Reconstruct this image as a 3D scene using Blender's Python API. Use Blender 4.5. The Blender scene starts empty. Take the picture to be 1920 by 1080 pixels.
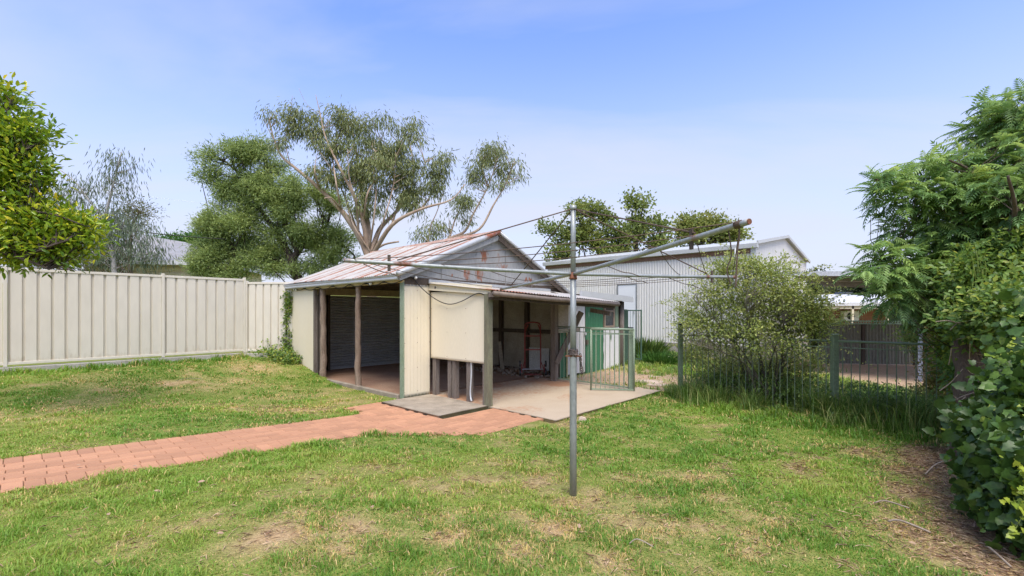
import bpy, math, random
import numpy as np
from mathutils import Vector, Matrix

# ------------------------------------------------------------------ camera, sky, sun, exposure
SC = bpy.context.scene
COL = SC.collection
F = 858.0; HX, HY = 960.0, 584.0; CH = 1.57          # focal length in photo pixels, horizon row, eye height
cam_d = bpy.data.cameras.new('camera'); cam = bpy.data.objects.new('camera', cam_d); COL.objects.link(cam)
cam.location = (0, 0, CH); cam.rotation_euler = (math.radians(90), 0, 0)
cam_d.sensor_width = 36; cam_d.lens = F/1920*36; cam_d.shift_y = 44/1920; cam_d.clip_end = 3000; cam_d.clip_start = .05
SC.camera = cam
SUN_EL, SUN_AZ = math.radians(62), math.radians(172)  # azimuth clockwise from +Y
SDIR = Vector((math.sin(SUN_AZ)*math.cos(SUN_EL), math.cos(SUN_AZ)*math.cos(SUN_EL), math.sin(SUN_EL)))
W = bpy.data.worlds.new('World'); SC.world = W; W.use_nodes = True
nt = W.node_tree; nt.nodes.clear()
def N(nt, typ, **kw):
    n = nt.nodes.new(typ)
    for k, v in kw.items(): setattr(n, k, v)
    return n
out = N(nt, 'ShaderNodeOutputWorld'); bg = N(nt, 'ShaderNodeBackground'); bg.inputs[1].default_value = .138
sky = N(nt, 'ShaderNodeTexSky', sky_type='NISHITA', sun_disc=False)
sky.sun_elevation = SUN_EL; sky.sun_rotation = SUN_AZ; sky.air_density = 1.0; sky.dust_density = 1.2; sky.ozone_density = 2.2
# thin high cloud: stretched noise on the sky direction, projected on a high flat layer
tc = N(nt, 'ShaderNodeTexCoord'); sep = N(nt, 'ShaderNodeSeparateXYZ'); nt.links.new(tc.outputs['Generated'], sep.inputs[0])
zc = N(nt, 'ShaderNodeMath', operation='MAXIMUM'); nt.links.new(sep.outputs[2], zc.inputs[0]); zc.inputs[1].default_value = 0
za = N(nt, 'ShaderNodeMath', operation='ADD'); nt.links.new(zc.outputs[0], za.inputs[0]); za.inputs[1].default_value = .18
dx = N(nt, 'ShaderNodeMath', operation='DIVIDE'); nt.links.new(sep.outputs[0], dx.inputs[0]); nt.links.new(za.outputs[0], dx.inputs[1])
dy = N(nt, 'ShaderNodeMath', operation='DIVIDE'); nt.links.new(sep.outputs[1], dy.inputs[0]); nt.links.new(za.outputs[0], dy.inputs[1])
cmb = N(nt, 'ShaderNodeCombineXYZ'); nt.links.new(dx.outputs[0], cmb.inputs[0]); nt.links.new(dy.outputs[0], cmb.inputs[1])
mp = N(nt, 'ShaderNodeMapping'); nt.links.new(cmb.outputs[0], mp.inputs[0])
mp.inputs['Rotation'].default_value = (0, 0, math.radians(-28)); mp.inputs['Scale'].default_value = (.38, 1.25, 1)
ns = N(nt, 'ShaderNodeTexNoise'); ns.inputs['Scale'].default_value = 1.1; ns.inputs['Detail'].default_value = 7; ns.inputs['Roughness'].default_value = .52; ns.inputs['Distortion'].default_value = .5
nt.links.new(mp.outputs[0], ns.inputs['Vector'])
rp = N(nt, 'ShaderNodeMapRange'); rp.inputs[1].default_value = .41; rp.inputs[2].default_value = .66; rp.inputs[3].default_value = .0; rp.inputs[4].default_value = .72
nt.links.new(ns.outputs[0], rp.inputs[0])
# milky air towards the horizon
hz = N(nt, 'ShaderNodeMapRange', interpolation_type='SMOOTHSTEP'); hz.inputs[1].default_value = 0; hz.inputs[2].default_value = .58; hz.inputs[3].default_value = .95; hz.inputs[4].default_value = 0
nt.links.new(sep.outputs[2], hz.inputs[0])
ia = N(nt, 'ShaderNodeMath', operation='SUBTRACT'); ia.inputs[0].default_value = 1; nt.links.new(rp.outputs[0], ia.inputs[1])
ib = N(nt, 'ShaderNodeMath', operation='SUBTRACT'); ib.inputs[0].default_value = 1; nt.links.new(hz.outputs[0], ib.inputs[1])
ic = N(nt, 'ShaderNodeMath', operation='MULTIPLY'); nt.links.new(ia.outputs[0], ic.inputs[0]); nt.links.new(ib.outputs[0], ic.inputs[1])
mx = N(nt, 'ShaderNodeMath', operation='SUBTRACT'); mx.inputs[0].default_value = 1; nt.links.new(ic.outputs[0], mx.inputs[1])
tint = N(nt, 'ShaderNodeMix', data_type='RGBA', blend_type='MULTIPLY'); tint.inputs[0].default_value = 1
nt.links.new(sky.outputs[0], tint.inputs[6]); tint.inputs[7].default_value = (.90, .97, 1.27, 1)
mixc = N(nt, 'ShaderNodeMix', data_type='RGBA'); nt.links.new(mx.outputs[0], mixc.inputs[0]); nt.links.new(tint.outputs[2], mixc.inputs[6])
mixc.inputs[7].default_value = (2.86, 2.98, 3.5, 1)
nt.links.new(mixc.outputs[2], bg.inputs[0]); nt.links.new(bg.outputs[0], out.inputs[0])
sun_d = bpy.data.lights.new('sun', 'SUN'); sun_d.energy = 2.5; sun_d.angle = math.radians(38); sun_d.color = (1, .93, .81)
sun = bpy.data.objects.new('sun', sun_d); COL.objects.link(sun); sun.rotation_euler = SDIR.to_track_quat('Z', 'Y').to_euler(); sun.location = (0, 0, 30)
VS = SC.view_settings; VS.view_transform = 'Standard'; VS.look = 'None'; VS.gamma = 1; VS.exposure = .97; VS.use_curve_mapping = False
SC.cycles.max_bounces = 8; SC.cycles.diffuse_bounces = 4; SC.cycles.transparent_max_bounces = 8
SC.cycles.use_denoising = True; SC.cycles.use_adaptive_sampling = True; SC.cycles.adaptive_threshold = .02

# ------------------------------------------------------------------ helpers
rng = np.random.default_rng(7); random.seed(7)
def lin(r, g, b, k=1.0):
    f = lambda c: ((c/255+.055)/1.055)**2.4 if c > 10 else c/255/12.92
    return (f(r)*k, f(g)*k, f(b)*k)
def at(px, py, D): return Vector(((px-HX)/F*D, D, CH+(HY-py)/F*D))     # a photo direction at a distance
AV = np.array([-.7314, .6820]); BV = np.array([.6820, .7314]); C0 = np.array([-1.95, 8.16])   # shed axes and corner
def loc_uv(x, y): dx_, dy_ = x-C0[0], y-C0[1]; return dx_*BV[0]+dy_*BV[1], dx_*AV[0]+dy_*AV[1]
def wxy(u, v): return C0[0]+u*BV[0]+v*AV[0], C0[1]+u*BV[1]+v*AV[1]
FD = np.array([.6590, .7510]); FD /= np.linalg.norm(FD); F1 = np.array([-9.36, 8.45]); FN = np.array([FD[1], -FD[0]])
def ss(a, b, x): t = np.clip((x-a)/(b-a), 0, 1); return t*t*(3-2*t)
def vnoise(x, y, seed=0):
    x = np.asarray(x, float); y = np.asarray(y, float)
    xi = np.floor(x).astype(np.int64); yi = np.floor(y).astype(np.int64); fx, fy = x-xi, y-yi
    def h(a, b):
        n = (a*374761393+b*668265263+seed*974711) & 0x7fffffff
        n = ((n ^ (n >> 13))*1274126177) & 0x7fffffff
        return ((n ^ (n >> 16)) & 0xffff)/65535.
    sx, sy = fx*fx*(3-2*fx), fy*fy*(3-2*fy)
    return (h(xi, yi)*(1-sx)+h(xi+1, yi)*sx)*(1-sy)+(h(xi, yi+1)*(1-sx)+h(xi+1, yi+1)*sx)*sy
def fbm(x, y, seed=0, o=4):
    x = np.asarray(x, float); y = np.asarray(y, float); s = 0; a = .5; t = 0
    for i in range(o): s = s+a*vnoise(x*2**i+i*17.3, y*2**i-i*9.1, seed+i); t += a; a *= .5
    return s/t
def on_path(x, y, m=0.0):
    u, v = loc_uv(x, y)
    p = (u > -9-m) & (u < .55) & (v > -1.72-m) & (v < -.52+m)
    a = (u > -1.62-m) & (u < .56) & (v > -2.72-m) & (v < .06+m) & ((v+1.72) > -(u+1.62)*.98-m) & ((v < -.5) | (u > -1.1-m))
    c = (u > -5.6) & (u < -4.95+m) & (v > -.6) & (v < 4)
    return p | a | c
def on_slab(x, y, m=0.0):
    u, v = loc_uv(x, y)
    return (u > .5-m) & (u < 3.95+m) & (v > -3.02-m) & (v < .1)
def gz(x, y):
    x = np.asarray(x, float); y = np.asarray(y, float); u, v = loc_uv(x, y)
    d = (x-F1[0])*FN[0]+(y-F1[1])*FN[1]
    z1 = .42*(1-ss(.3, 3.8, d)); z2 = np.clip(.05*(-u-1.3), 0, .34); z2 = z2*(d < 40)
    z = z1+z2*(1-z1/.42)
    ins = (u > .03) & (u < 4.6) & (v > .0) & (v < 5.0)
    z = np.where(ins, 0, z)
    r = ss(5.8, 8.2, x)
    z = z-.25*ss(10.5, 15.5, y)*r-.42*ss(15, 24, y)*r+.15*ss(10.5, 15, y)*ss(.5, 2.5, x)*(1-r)
    z = z+6.5*ss(45, 130, np.hypot(x, y))*(y > 0)
    return z
def gpt(px, py):                                           # where a photo direction meets the ground
    D = F*CH/(py-HY)
    for _ in range(30): D = .5*D+.5*F*(CH-float(gz((px-HX)/F*D, D)))/(py-HY)
    return ((px-HX)/F*D, D)
class MB:
    def __init__(s): s.v = []; s.f = []
    def add(s, vs, fs):
        o = len(s.v); s.v += [tuple(p) for p in vs]; s.f += [tuple(i+o for i in f) for f in fs]; return s
    def box(s, x0, x1, y0, y1, z0, z1):
        return s.add([(x0,y0,z0),(x1,y0,z0),(x1,y1,z0),(x0,y1,z0),(x0,y0,z1),(x1,y0,z1),(x1,y1,z1),(x0,y1,z1)],
                     [(0,3,2,1),(4,5,6,7),(0,1,5,4),(1,2,6,5),(2,3,7,6),(3,0,4,7)])
    def bar(s, a, b, w, h, up=(0,0,1)):
        a = Vector(a); b = Vector(b); d = (b-a).normalized(); up = Vector(up)
        if abs(d.dot(up)) > .99: up = Vector((1,0,0))
        sd = d.cross(up).normalized(); u2 = sd.cross(d)
        vs = [p+sd*i*w/2+u2*j*h/2 for p in (a, b) for i, j in ((-1,-1),(1,-1),(1,1),(-1,1))]
        return s.add(vs, [(0,1,2,3)[::-1],(4,5,6,7),(0,1,5,4),(1,2,6,5),(2,3,7,6),(3,0,4,7)])
    def tube(s, pts, r, n=8, cap=True, wob=0):
        pts = [Vector(p) for p in pts]; m = len(pts)
        rs = r if isinstance(r, (list, tuple, np.ndarray)) else [r]*m
        o = len(s.v); t0 = (pts[1]-pts[0]).normalized(); ref = Vector((0,0,1)) if abs(t0.z) < .9 else Vector((1,0,0))
        for i, p in enumerate(pts):
            t = (pts[min(i+1, m-1)]-pts[max(i-1, 0)]).normalized(); sd = t.cross(ref)
            if sd.length < 1e-4: sd = t.cross(Vector((.3,.9,.1)))
            sd.normalize(); up = sd.cross(t); ref = up
            for k in range(n):
                a = 2*math.pi*k/n; rr = rs[i]*(1+wob*(random.random()-.5))
                s.v.append(tuple(p+sd*math.cos(a)*rr+up*math.sin(a)*rr))
        for i in range(m-1):
            for k in range(n):
                a, b = o+i*n+k, o+i*n+(k+1) % n; s.f.append((a, b, b+n, a+n))
        if cap: s.f.append(tuple(o+k for k in range(n))[::-1]); s.f.append(tuple(o+(m-1)*n+k for k in range(n)))
        return s
    def build(s, name, mat, parent=None, smooth=False, bevel=0):
        me = bpy.data.meshes.new(name); me.from_pydata(s.v, [], s.f); me.update()
        if smooth: me.polygons.foreach_set('use_smooth', [True]*len(me.polygons))
        o = mkobj(name, me, mat, parent)
        if bevel:
            b = o.modifiers.new('bevel', 'BEVEL'); b.width = bevel; b.segments = 2; b.limit_method = 'ANGLE'
        return o
def mkobj(name, me, mat, parent=None):
    o = bpy.data.objects.new(name, me); COL.objects.link(o)
    if mat: me.materials.append(mat)
    if parent: o.parent = parent
    return o
def npmesh(name, V, T, mat, parent=None, attrs=None, smooth=False):
    """mesh from numpy arrays; T is (n,3) or (n,4)"""
    me = bpy.data.meshes.new(name); V = np.ascontiguousarray(V, np.float32); T = np.ascontiguousarray(T, np.int32); k = T.shape[1]
    me.vertices.add(len(V)); me.vertices.foreach_set('co', V.ravel())
    me.loops.add(T.size); me.loops.foreach_set('vertex_index', T.ravel())
    me.polygons.add(len(T)); me.polygons.foreach_set('loop_start', np.arange(0, T.size, k, dtype=np.int32))
    me.update(calc_edges=True)
    for an, av in (attrs or {}).items():
        a = me.attributes.new(an, 'FLOAT', 'POINT'); a.data.foreach_set('value', np.ascontiguousarray(av, np.float32))
    if smooth: me.polygons.foreach_set('use_smooth', np.ones(len(T), bool))
    return mkobj(name, me, mat, parent)
def tag(o, label=None, cat=None, group=None, kind=None):
    if label: o['label'] = label
    if cat: o['category'] = cat
    if group: o['group'] = group
    if kind: o['kind'] = kind
    return o
def empty(name, loc=(0,0,0), rz=0, parent=None):
    o = bpy.data.objects.new(name, None); COL.objects.link(o); o.location = loc; o.rotation_euler = (0,0,rz)
    o.empty_display_size = .1
    if parent: o.parent = parent
    return o
def smooth_path(pts, k=4):
    P = [Vector(p) for p in pts]
    if len(P) < 3: return P
    out_ = []
    for i in range(len(P)-1):
        p0, p1, p2, p3 = P[max(i-1,0)], P[i], P[i+1], P[min(i+2, len(P)-1)]
        for j in range(k):
            t = j/k; out_.append(.5*((2*p1)+(p2-p0)*t+(2*p0-5*p1+4*p2-p3)*t*t+(3*p1-p0-3*p2+p3)*t**3))
    return out_+[P[-1]]

# ------------------------------------------------------------------ materials
def mat(name, c1, c2, scale=4, rough=.7, metal=0, bump=.15, bscale=60, stretch=(1,1,1), attr=None, acol=None, acol2=None,
        objrand=0, spec=.4, fine=.25, coord='Object', spots=None):
    m = bpy.data.materials.new(name); m.use_nodes = True; t = m.node_tree; t.nodes.clear(); L = t.links.new
    o = N(t, 'ShaderNodeOutputMaterial'); b = N(t, 'ShaderNodeBsdfPrincipled'); L(b.outputs[0], o.inputs[0])
    b.inputs['Roughness'].default_value = rough; b.inputs['Metallic'].default_value = metal; b.inputs['Specular IOR Level'].default_value = spec
    if coord == 'World': g = N(t, 'ShaderNodeNewGeometry'); vec = g.outputs['Position']
    else: g = N(t, 'ShaderNodeTexCoord'); vec = g.outputs['Object']
    mp_ = N(t, 'ShaderNodeMapping'); L(vec, mp_.inputs[0]); mp_.inputs['Scale'].default_value = stretch
    n1 = N(t, 'ShaderNodeTexNoise'); n1.inputs['Scale'].default_value = scale; n1.inputs['Detail'].default_value = 6; n1.inputs['Roughness'].default_value = .6; L(mp_.outputs[0], n1.inputs[0])
    r1 = N(t, 'ShaderNodeMapRange'); r1.inputs[1].default_value = .3; r1.inputs[2].default_value = .7; L(n1.outputs[0], r1.inputs[0])
    mx_ = N(t, 'ShaderNodeMix', data_type='RGBA'); L(r1.outputs[0], mx_.inputs[0]); mx_.inputs[6].default_value = (*c1, 1); mx_.inputs[7].default_value = (*c2, 1)
    n2 = N(t, 'ShaderNodeTexNoise'); n2.inputs['Scale'].default_value = bscale; n2.inputs['Detail'].default_value = 4; L(mp_.outputs[0], n2.inputs[0])
    hsv = N(t, 'ShaderNodeHueSaturation'); L(mx_.outputs[2], hsv.inputs['Color'])
    r2 = N(t, 'ShaderNodeMapRange'); r2.inputs[1].default_value = .25; r2.inputs[2].default_value = .75; r2.inputs[3].default_value = 1-fine; r2.inputs[4].default_value = 1+fine; L(n2.outputs[0], r2.inputs[0])
    val = r2.outputs[0]
    if objrand:
        oi = N(t, 'ShaderNodeObjectInfo'); r3 = N(t, 'ShaderNodeMapRange'); r3.inputs[3].default_value = 1-objrand; r3.inputs[4].default_value = 1+objrand; L(oi.outputs['Random'], r3.inputs[0])
        mm = N(t, 'ShaderNodeMath', operation='MULTIPLY'); L(val, mm.inputs[0]); L(r3.outputs[0], mm.inputs[1]); val = mm.outputs[0]
    L(val, hsv.inputs['Value']); col = hsv.outputs[0]
    if attr:                                               # rust, stain or wear with a shape of its own, broken up by noise
        an = N(t, 'ShaderNodeAttribute', attribute_name=attr)
        n3 = N(t, 'ShaderNodeTexNoise'); n3.inputs['Scale'].default_value = 14; n3.inputs['Detail'].default_value = 6; n3.inputs['Roughness'].default_value = .65; L(mp_.outputs[0], n3.inputs[0])
        ad = N(t, 'ShaderNodeMath', operation='ADD'); L(an.outputs['Fac'], ad.inputs[0]); L(n3.outputs[0], ad.inputs[1])
        r4 = N(t, 'ShaderNodeMapRange'); r4.inputs[1].default_value = .82; r4.inputs[2].default_value = 1.12; L(ad.outputs[0], r4.inputs[0])
        m2 = N(t, 'ShaderNodeMix', data_type='RGBA'); L(n2.outputs[0], m2.inputs[0]); m2.inputs[6].default_value = (*acol, 1); m2.inputs[7].default_value = (*(acol2 or acol), 1)
        m3 = N(t, 'ShaderNodeMix', data_type='RGBA'); L(r4.outputs[0], m3.inputs[0]); L(col, m3.inputs[6]); L(m2.outputs[2], m3.inputs[7]); col = m3.outputs[2]
        if metal:
            m4 = N(t, 'ShaderNodeMapRange'); m4.inputs[3].default_value = metal; m4.inputs[4].default_value = 0; L(r4.outputs[0], m4.inputs[0]); L(m4.outputs[0], b.inputs['Metallic'])
    L(col, b.inputs['Base Color'])
    if bump:
        bp = N(t, 'ShaderNodeBump'); bp.inputs['Strength'].default_value = bump; bp.inputs['Distance'].default_value = .02; L(n2.outputs[0], bp.inputs['Height']); L(bp.outputs[0], b.inputs['Normal'])
    return m
def leafmat(name, cols, trans=.3, rough=.45, tcol=None, spec=.35):
    m = bpy.data.materials.new(name); m.use_nodes = True; t = m.node_tree; t.nodes.clear(); L = t.links.new
    o = N(t, 'ShaderNodeOutputMaterial'); b = N(t, 'ShaderNodeBsdfPrincipled'); tr = N(t, 'ShaderNodeBsdfTranslucent'); mx_ = N(t, 'ShaderNodeMixShader')
    a = N(t, 'ShaderNodeAttribute', attribute_name='rnd'); cr = N(t, 'ShaderNodeValToRGB'); L(a.outputs['Fac'], cr.inputs[0])
    e = cr.color_ramp.elements
    while len(e) < len(cols): e.new(.5)
    for i, c in enumerate(cols): e[i].position = i/(len(cols)-1); e[i].color = (*c, 1)
    ge_ = N(t, 'ShaderNodeNewGeometry'); nz = N(t, 'ShaderNodeTexNoise'); nz.inputs['Scale'].default_value = 55; nz.inputs['Detail'].default_value = 3; L(ge_.outputs['Position'], nz.inputs[0])
    mr = N(t, 'ShaderNodeMapRange'); mr.inputs[1].default_value = .3; mr.inputs[2].default_value = .7; mr.inputs[3].default_value = .72; mr.inputs[4].default_value = 1.25; L(nz.outputs[0], mr.inputs[0])
    hv_ = N(t, 'ShaderNodeHueSaturation'); L(mr.outputs[0], hv_.inputs['Value']); L(cr.outputs[0], hv_.inputs['Color'])
    L(hv_.outputs[0], b.inputs['Base Color']); b.inputs['Roughness'].default_value = rough; b.inputs['Specular IOR Level'].default_value = spec
    hs = N(t, 'ShaderNodeHueSaturation'); hs.inputs['Hue'].default_value = .485; hs.inputs['Value'].default_value = 1.5; L(cr.outputs[0], hs.inputs['Color']); L(hs.outputs[0], tr.inputs[0])
    mx_.inputs[0].default_value = trans; L(b.outputs[0], mx_.inputs[1]); L(tr.outputs[0], mx_.inputs[2]); L(mx_.outputs[0], o.inputs[0])
    return m
RUST = (.20, .065, .026); RUST2 = (.12, .042, .02)
M = {}
M['fence'] = mat('cream_steel', (.60,.55,.455), (.635,.585,.49), 1.2, .45, 0, .02, 9, (1,1,.3), fine=.05, attr='splash', acol=(.44,.37,.27), acol2=(.50,.43,.33))
M['plinth'] = mat('plinth_concrete', (.42,.39,.34), (.30,.28,.24), 3, .9, 0, .4, 40)
M['cream'] = mat('cream_board', (.755,.685,.525), (.72,.64,.465), 1.3, .6, 0, .03, 50, (1,1,.25), attr='stain', acol=(.36,.25,.13), acol2=(.5,.4,.25), fine=.04)
M['creamtrim'] = mat('cream_timber', (.62,.52,.30), (.45,.36,.2), 5, .65, 0, .15, 60)
M['galv'] = mat('galvanised_sheet', (.34,.335,.32), (.25,.25,.24), 2.2, .5, .1, .06, 22, (1,1,.5), attr='rust', acol=RUST, acol2=(.27,.11,.055), fine=.12)
M['roof'] = mat('roof_iron', (.52,.49,.44), (.41,.375,.33), 1.8, .45, .15, .03, 30, attr='rust', acol=RUST, acol2=(.36,.16,.08), fine=.1)
M['capping'] = mat('grey_capping', (.48,.49,.49), (.38,.39,.39), 4, .45, .3, .04, 30, attr='rust', acol=RUST, acol2=(.3,.1,.05), fine=.08)
M['gutter'] = mat('gutter_zinc', (.56,.57,.57), (.44,.45,.45), 3, .45, .2, .05, 30, (.4,.4,1), fine=.12)
M['oldgutter'] = mat('old_gutter', (.23,.185,.15), (.14,.105,.08), 6, .6, .2, .1, 40)
M['timber'] = mat('weathered_timber', (.22,.185,.155), (.115,.09,.07), 3, .85, 0, .6, 30, (6,6,.6), fine=.35)
M['log'] = mat('bush_pole', (.34,.255,.19), (.17,.115,.08), 3, .85, 0, .7, 26, (5,5,.7), fine=.35)
M['darktimber'] = mat('dark_timber', (.10,.075,.055), (.055,.04,.03), 3, .85, 0, .4, 30, (5,5,.6))
M['mossypost'] = mat('mossy_timber', (.20,.20,.12), (.13,.115,.08), 4, .85, 0, .5, 30, (5,5,.7))
M['greenpost'] = mat('green_painted_timber', (.19,.25,.16), (.25,.30,.21), 4, .6, 0, .2, 40, (3,3,.5))
M['roller'] = mat('roller_door_grey', (.36,.36,.36), (.29,.29,.29), 3, .5, 0, .03, 30)
M['oldboard'] = mat('old_fibro', (.40,.36,.28), (.25,.21,.16), 2, .85, 0, .1, 30)
M['whiteboard'] = mat('white_board', (.62,.62,.60), (.5,.5,.48), 3, .7, 0, .05, 30)
M['floor'] = mat('shed_floor', (.25,.135,.08), (.34,.22,.14), 1.4, .95, 0, .25, 30)
M['slab'] = mat('driveway_concrete', (.44,.355,.25), (.385,.30,.205), 1.3, .9, 0, .12, 70, attr='rust', acol=(.40,.20,.10), acol2=(.33,.19,.11), fine=.08)
M['pad'] = mat('dark_pad_concrete', (.36,.30,.225), (.20,.165,.12), 3.5, .9, 0, .35, 70, fine=.2)
M['brick'] = mat('paver_clay', (.455,.238,.128), (.385,.19,.108), 2.2, .88, 0, .25, 90, objrand=.13, fine=.12)
M['sand'] = mat('joint_sand', (.2,.13,.09), (.13,.09,.06), 8, .95, 0, .3, 60)
M['pipe'] = mat('galvanised_pipe', (.36,.38,.36), (.27,.28,.27), 7, .5, .45, .08, 60, (1,1,.4), attr='rust', acol=RUST, acol2=RUST2, fine=.15)
M['rustpipe'] = mat('rusty_iron', (.24,.09,.045), (.13,.055,.03), 14, .8, .1, .4, 60)
M['wire'] = mat('rusty_wire', (.13,.085,.06), (.09,.06,.045), 10, .7, .3, 0, 30)
M['bwire'] = mat('black_cable', (.012,.012,.013), (.02,.02,.02), 10, .55, 0, 0, 30)
M['chain'] = mat('old_chain', (.10,.085,.08), (.16,.12,.10), 30, .6, .4, .1, 60)
M['bulb'] = mat('bulb_glass', (.8,.8,.78), (.75,.75,.73), 5, .2, 0, 0, 30, fine=0)
M['gate'] = mat('sage_green_steel', (.19,.245,.165), (.225,.28,.195), 4, .5, 0, .05, 50)
M['gatedark'] = mat('dark_green_steel', (.045,.09,.06), (.06,.11,.075), 4, .5, 0, .05, 50)
M['blackcap'] = mat('black_plastic', (.02,.02,.025), (.03,.03,.035), 5, .5, 0, 0, 30)
M['bigshed'] = mat('zinc_wall', (.66,.645,.60), (.60,.585,.55), 1.0, .45, .0, .02, 20, (1,1,.3), fine=.05)
M['bigtrim'] = mat('zinc_trim', (.52,.53,.52), (.45,.46,.46), 2, .4, .05, .02, 20, fine=.05)
M['block'] = mat('grey_block', (.34,.30,.265), (.24,.21,.19), 3, .9, 0, .4, 40, objrand=.12)
M['whitedoor'] = mat('white_painted_door', (.72,.73,.74), (.68,.69,.70), 2, .45, 0, .02, 30, fine=.02)
M['whitesheet'] = mat('white_painted_iron', (.70,.69,.67), (.62,.61,.58), 3, .55, 0, .05, 40, (1,1,.3), attr='rust', acol=(.06,.2,.1), acol2=(.2,.16,.12), fine=.06)
M['greensheet'] = mat('green_painted_iron', (.035,.145,.07), (.055,.18,.09), 3, .5, 0, .05, 40, (1,1,.3), attr='rust', acol=(.55,.55,.5), acol2=(.4,.42,.36), fine=.1)
M['glass'] = mat('dusty_glass', (.05,.055,.06), (.09,.095,.10), 5, .15, 0, 0, 30, spec=.6)
M['frame'] = mat('brown_window_frame', (.36,.27,.2), (.27,.2,.14), 5, .7, 0, .1, 40)
M['red'] = mat('red_paint', (.26,.045,.035), (.18,.035,.03), 8, .5, 0, .05, 50)
M['rubber'] = mat('black_rubber', (.02,.02,.02), (.035,.033,.03), 10, .8, 0, .1, 50)
M['greypost'] = mat('grey_steel_post', (.30,.32,.38), (.27,.29,.35), 3, .5, .1, .02, 30)
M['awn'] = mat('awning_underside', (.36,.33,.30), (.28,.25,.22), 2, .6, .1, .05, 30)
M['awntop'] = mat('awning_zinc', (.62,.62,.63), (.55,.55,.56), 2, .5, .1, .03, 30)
M['darkfence'] = mat('weathered_grey_iron', (.215,.21,.165), (.16,.155,.125), 1.5, .65, .1, .05, 30, (1,1,.3))
M['greencap'] = mat('green_lattice', (.25,.37,.27), (.3,.42,.32), 3, .6, 0, .05, 40)
M['hbrick'] = mat('red_house_brick', (.30,.145,.09), (.22,.105,.07), 9, .9, 0, .2, 50)
M['hroof'] = mat('pale_roof', (.60,.60,.59), (.54,.54,.53), 2, .5, 0, .03, 30)
M['hcream'] = mat('cream_paint', (.66,.58,.40), (.6,.52,.36), 3, .6, 0, .05, 40)
M['ac'] = mat('white_plastic', (.7,.7,.68), (.66,.66,.64), 3, .5, 0, 0, 30)
M['hwin'] = mat('house_glass', (.06,.07,.07), (.1,.11,.1), 3, .1, 0, 0, 30, spec=.6)
M['oldroof'] = mat('old_grey_roof', (.30,.30,.30), (.22,.22,.22), 3, .6, .1, .1, 30, attr='rust', acol=(.3,.2,.15))
M['carw'] = mat('white_car_paint', (.7,.7,.7), (.7,.7,.7), 3, .25, 0, 0, 30, fine=0)
M['card'] = mat('dark_car_paint', (.03,.035,.05), (.03,.035,.05), 3, .25, 0, 0, 30, fine=0)
M['gumbark'] = mat('gum_bark', (.46,.36,.27), (.25,.17,.115), 1.6, .85, 0, .3, 12, (1.6,1.6,.5), fine=.25)
M['darkbark'] = mat('dark_bark', (.075,.055,.04), (.045,.034,.026), 4, .9, 0, .5, 25)
M['greybark'] = mat('grey_bark', (.42,.40,.38), (.30,.28,.26), 4, .85, 0, .3, 25)
M['bark'] = mat('brown_bark', (.125,.088,.062), (.07,.05,.036), 4, .9, 0, .6, 25, (3,3,.6))
M['shrubtwig'] = mat('shrub_twig', (.15,.135,.09), (.10,.085,.06), 8, .85, 0, .2, 40)
M['stick'] = mat('dry_twig', (.33,.27,.21), (.23,.18,.13), 8, .85, 0, .2, 40)
M['stone'] = mat('pale_rubble', (.50,.40,.31), (.38,.28,.21), 6, .9, 0, .4, 30)
M['dryleaf'] = mat('dead_leaf', (.36,.25,.17), (.28,.17,.10), 8, .8, 0, .1, 40)
M['citrus'] = leafmat('citrus_leaf', [(0.079,0.156,0.016),(0.124,0.229,0.018),(0.190,0.295,0.021),(0.361,0.446,0.026),(0.648,0.552,0.039)], .3, .33)
M['gum'] = leafmat('gum_leaf', [(0.102,0.135,0.053),(0.159,0.192,0.072),(0.225,0.258,0.093),(0.315,0.313,0.116)], .25)
M['acacia'] = leafmat('feathery_leaf', [(0.129,0.194,0.067),(0.213,0.292,0.095),(0.291,0.373,0.118),(0.409,0.471,0.157)], .28, .6)
M['weep'] = leafmat('weeping_gum_leaf', [(0.090,0.122,0.070),(0.132,0.172,0.100),(0.191,0.237,0.147)], .25)
M['olive'] = leafmat('olive_leaf', [(.09,.10,.04),(.14,.145,.045),(.19,.18,.06)], .25)
M['bright'] = leafmat('bright_leaf', [(0.050,0.132,0.022),(0.077,0.182,0.029),(0.110,0.231,0.044)], .3)
M['kurra'] = leafmat('round_leaf', [(0.090,0.136,0.040),(0.154,0.209,0.052),(0.227,0.273,0.068),(0.344,0.344,0.107)], .28, .4)
M['shrub'] = leafmat('small_pale_leaf', [(0.130,0.178,0.046),(0.211,0.272,0.064),(0.326,0.376,0.094),(0.514,0.525,0.161)], .3, .45)
M['cedar'] = leafmat('pinnate_leaf', [(0.085,0.167,0.066),(0.146,0.264,0.084),(0.248,0.377,0.101),(0.458,0.566,0.134)], .32, .4)
M['vine'] = leafmat('vine_leaf', [(0.049,0.108,0.024),(0.093,0.176,0.030),(0.166,0.250,0.037),(0.331,0.353,0.051)], .3, .45)
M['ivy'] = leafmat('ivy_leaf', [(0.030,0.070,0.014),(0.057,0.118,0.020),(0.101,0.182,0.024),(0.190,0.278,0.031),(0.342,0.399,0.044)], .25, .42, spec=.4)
M['yellow'] = leafmat('yellow_shrub_leaf', [(0.115,0.115,0.029),(0.218,0.196,0.040),(0.322,0.253,0.069)], .3)
M['pod'] = leafmat('green_pod', [(.16,.22,.04),(.2,.26,.05)], .2)
M['weed'] = leafmat('weed_leaf', [(0.065,0.128,0.026),(0.113,0.195,0.036),(0.178,0.255,0.054)], .3)
M['longgrass'] = leafmat('long_grass_blade', [(0.069,0.144,0.026),(0.103,0.202,0.034),(0.152,0.259,0.048),(0.221,0.302,0.072),(0.373,0.360,0.132)], .35, .5)
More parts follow.
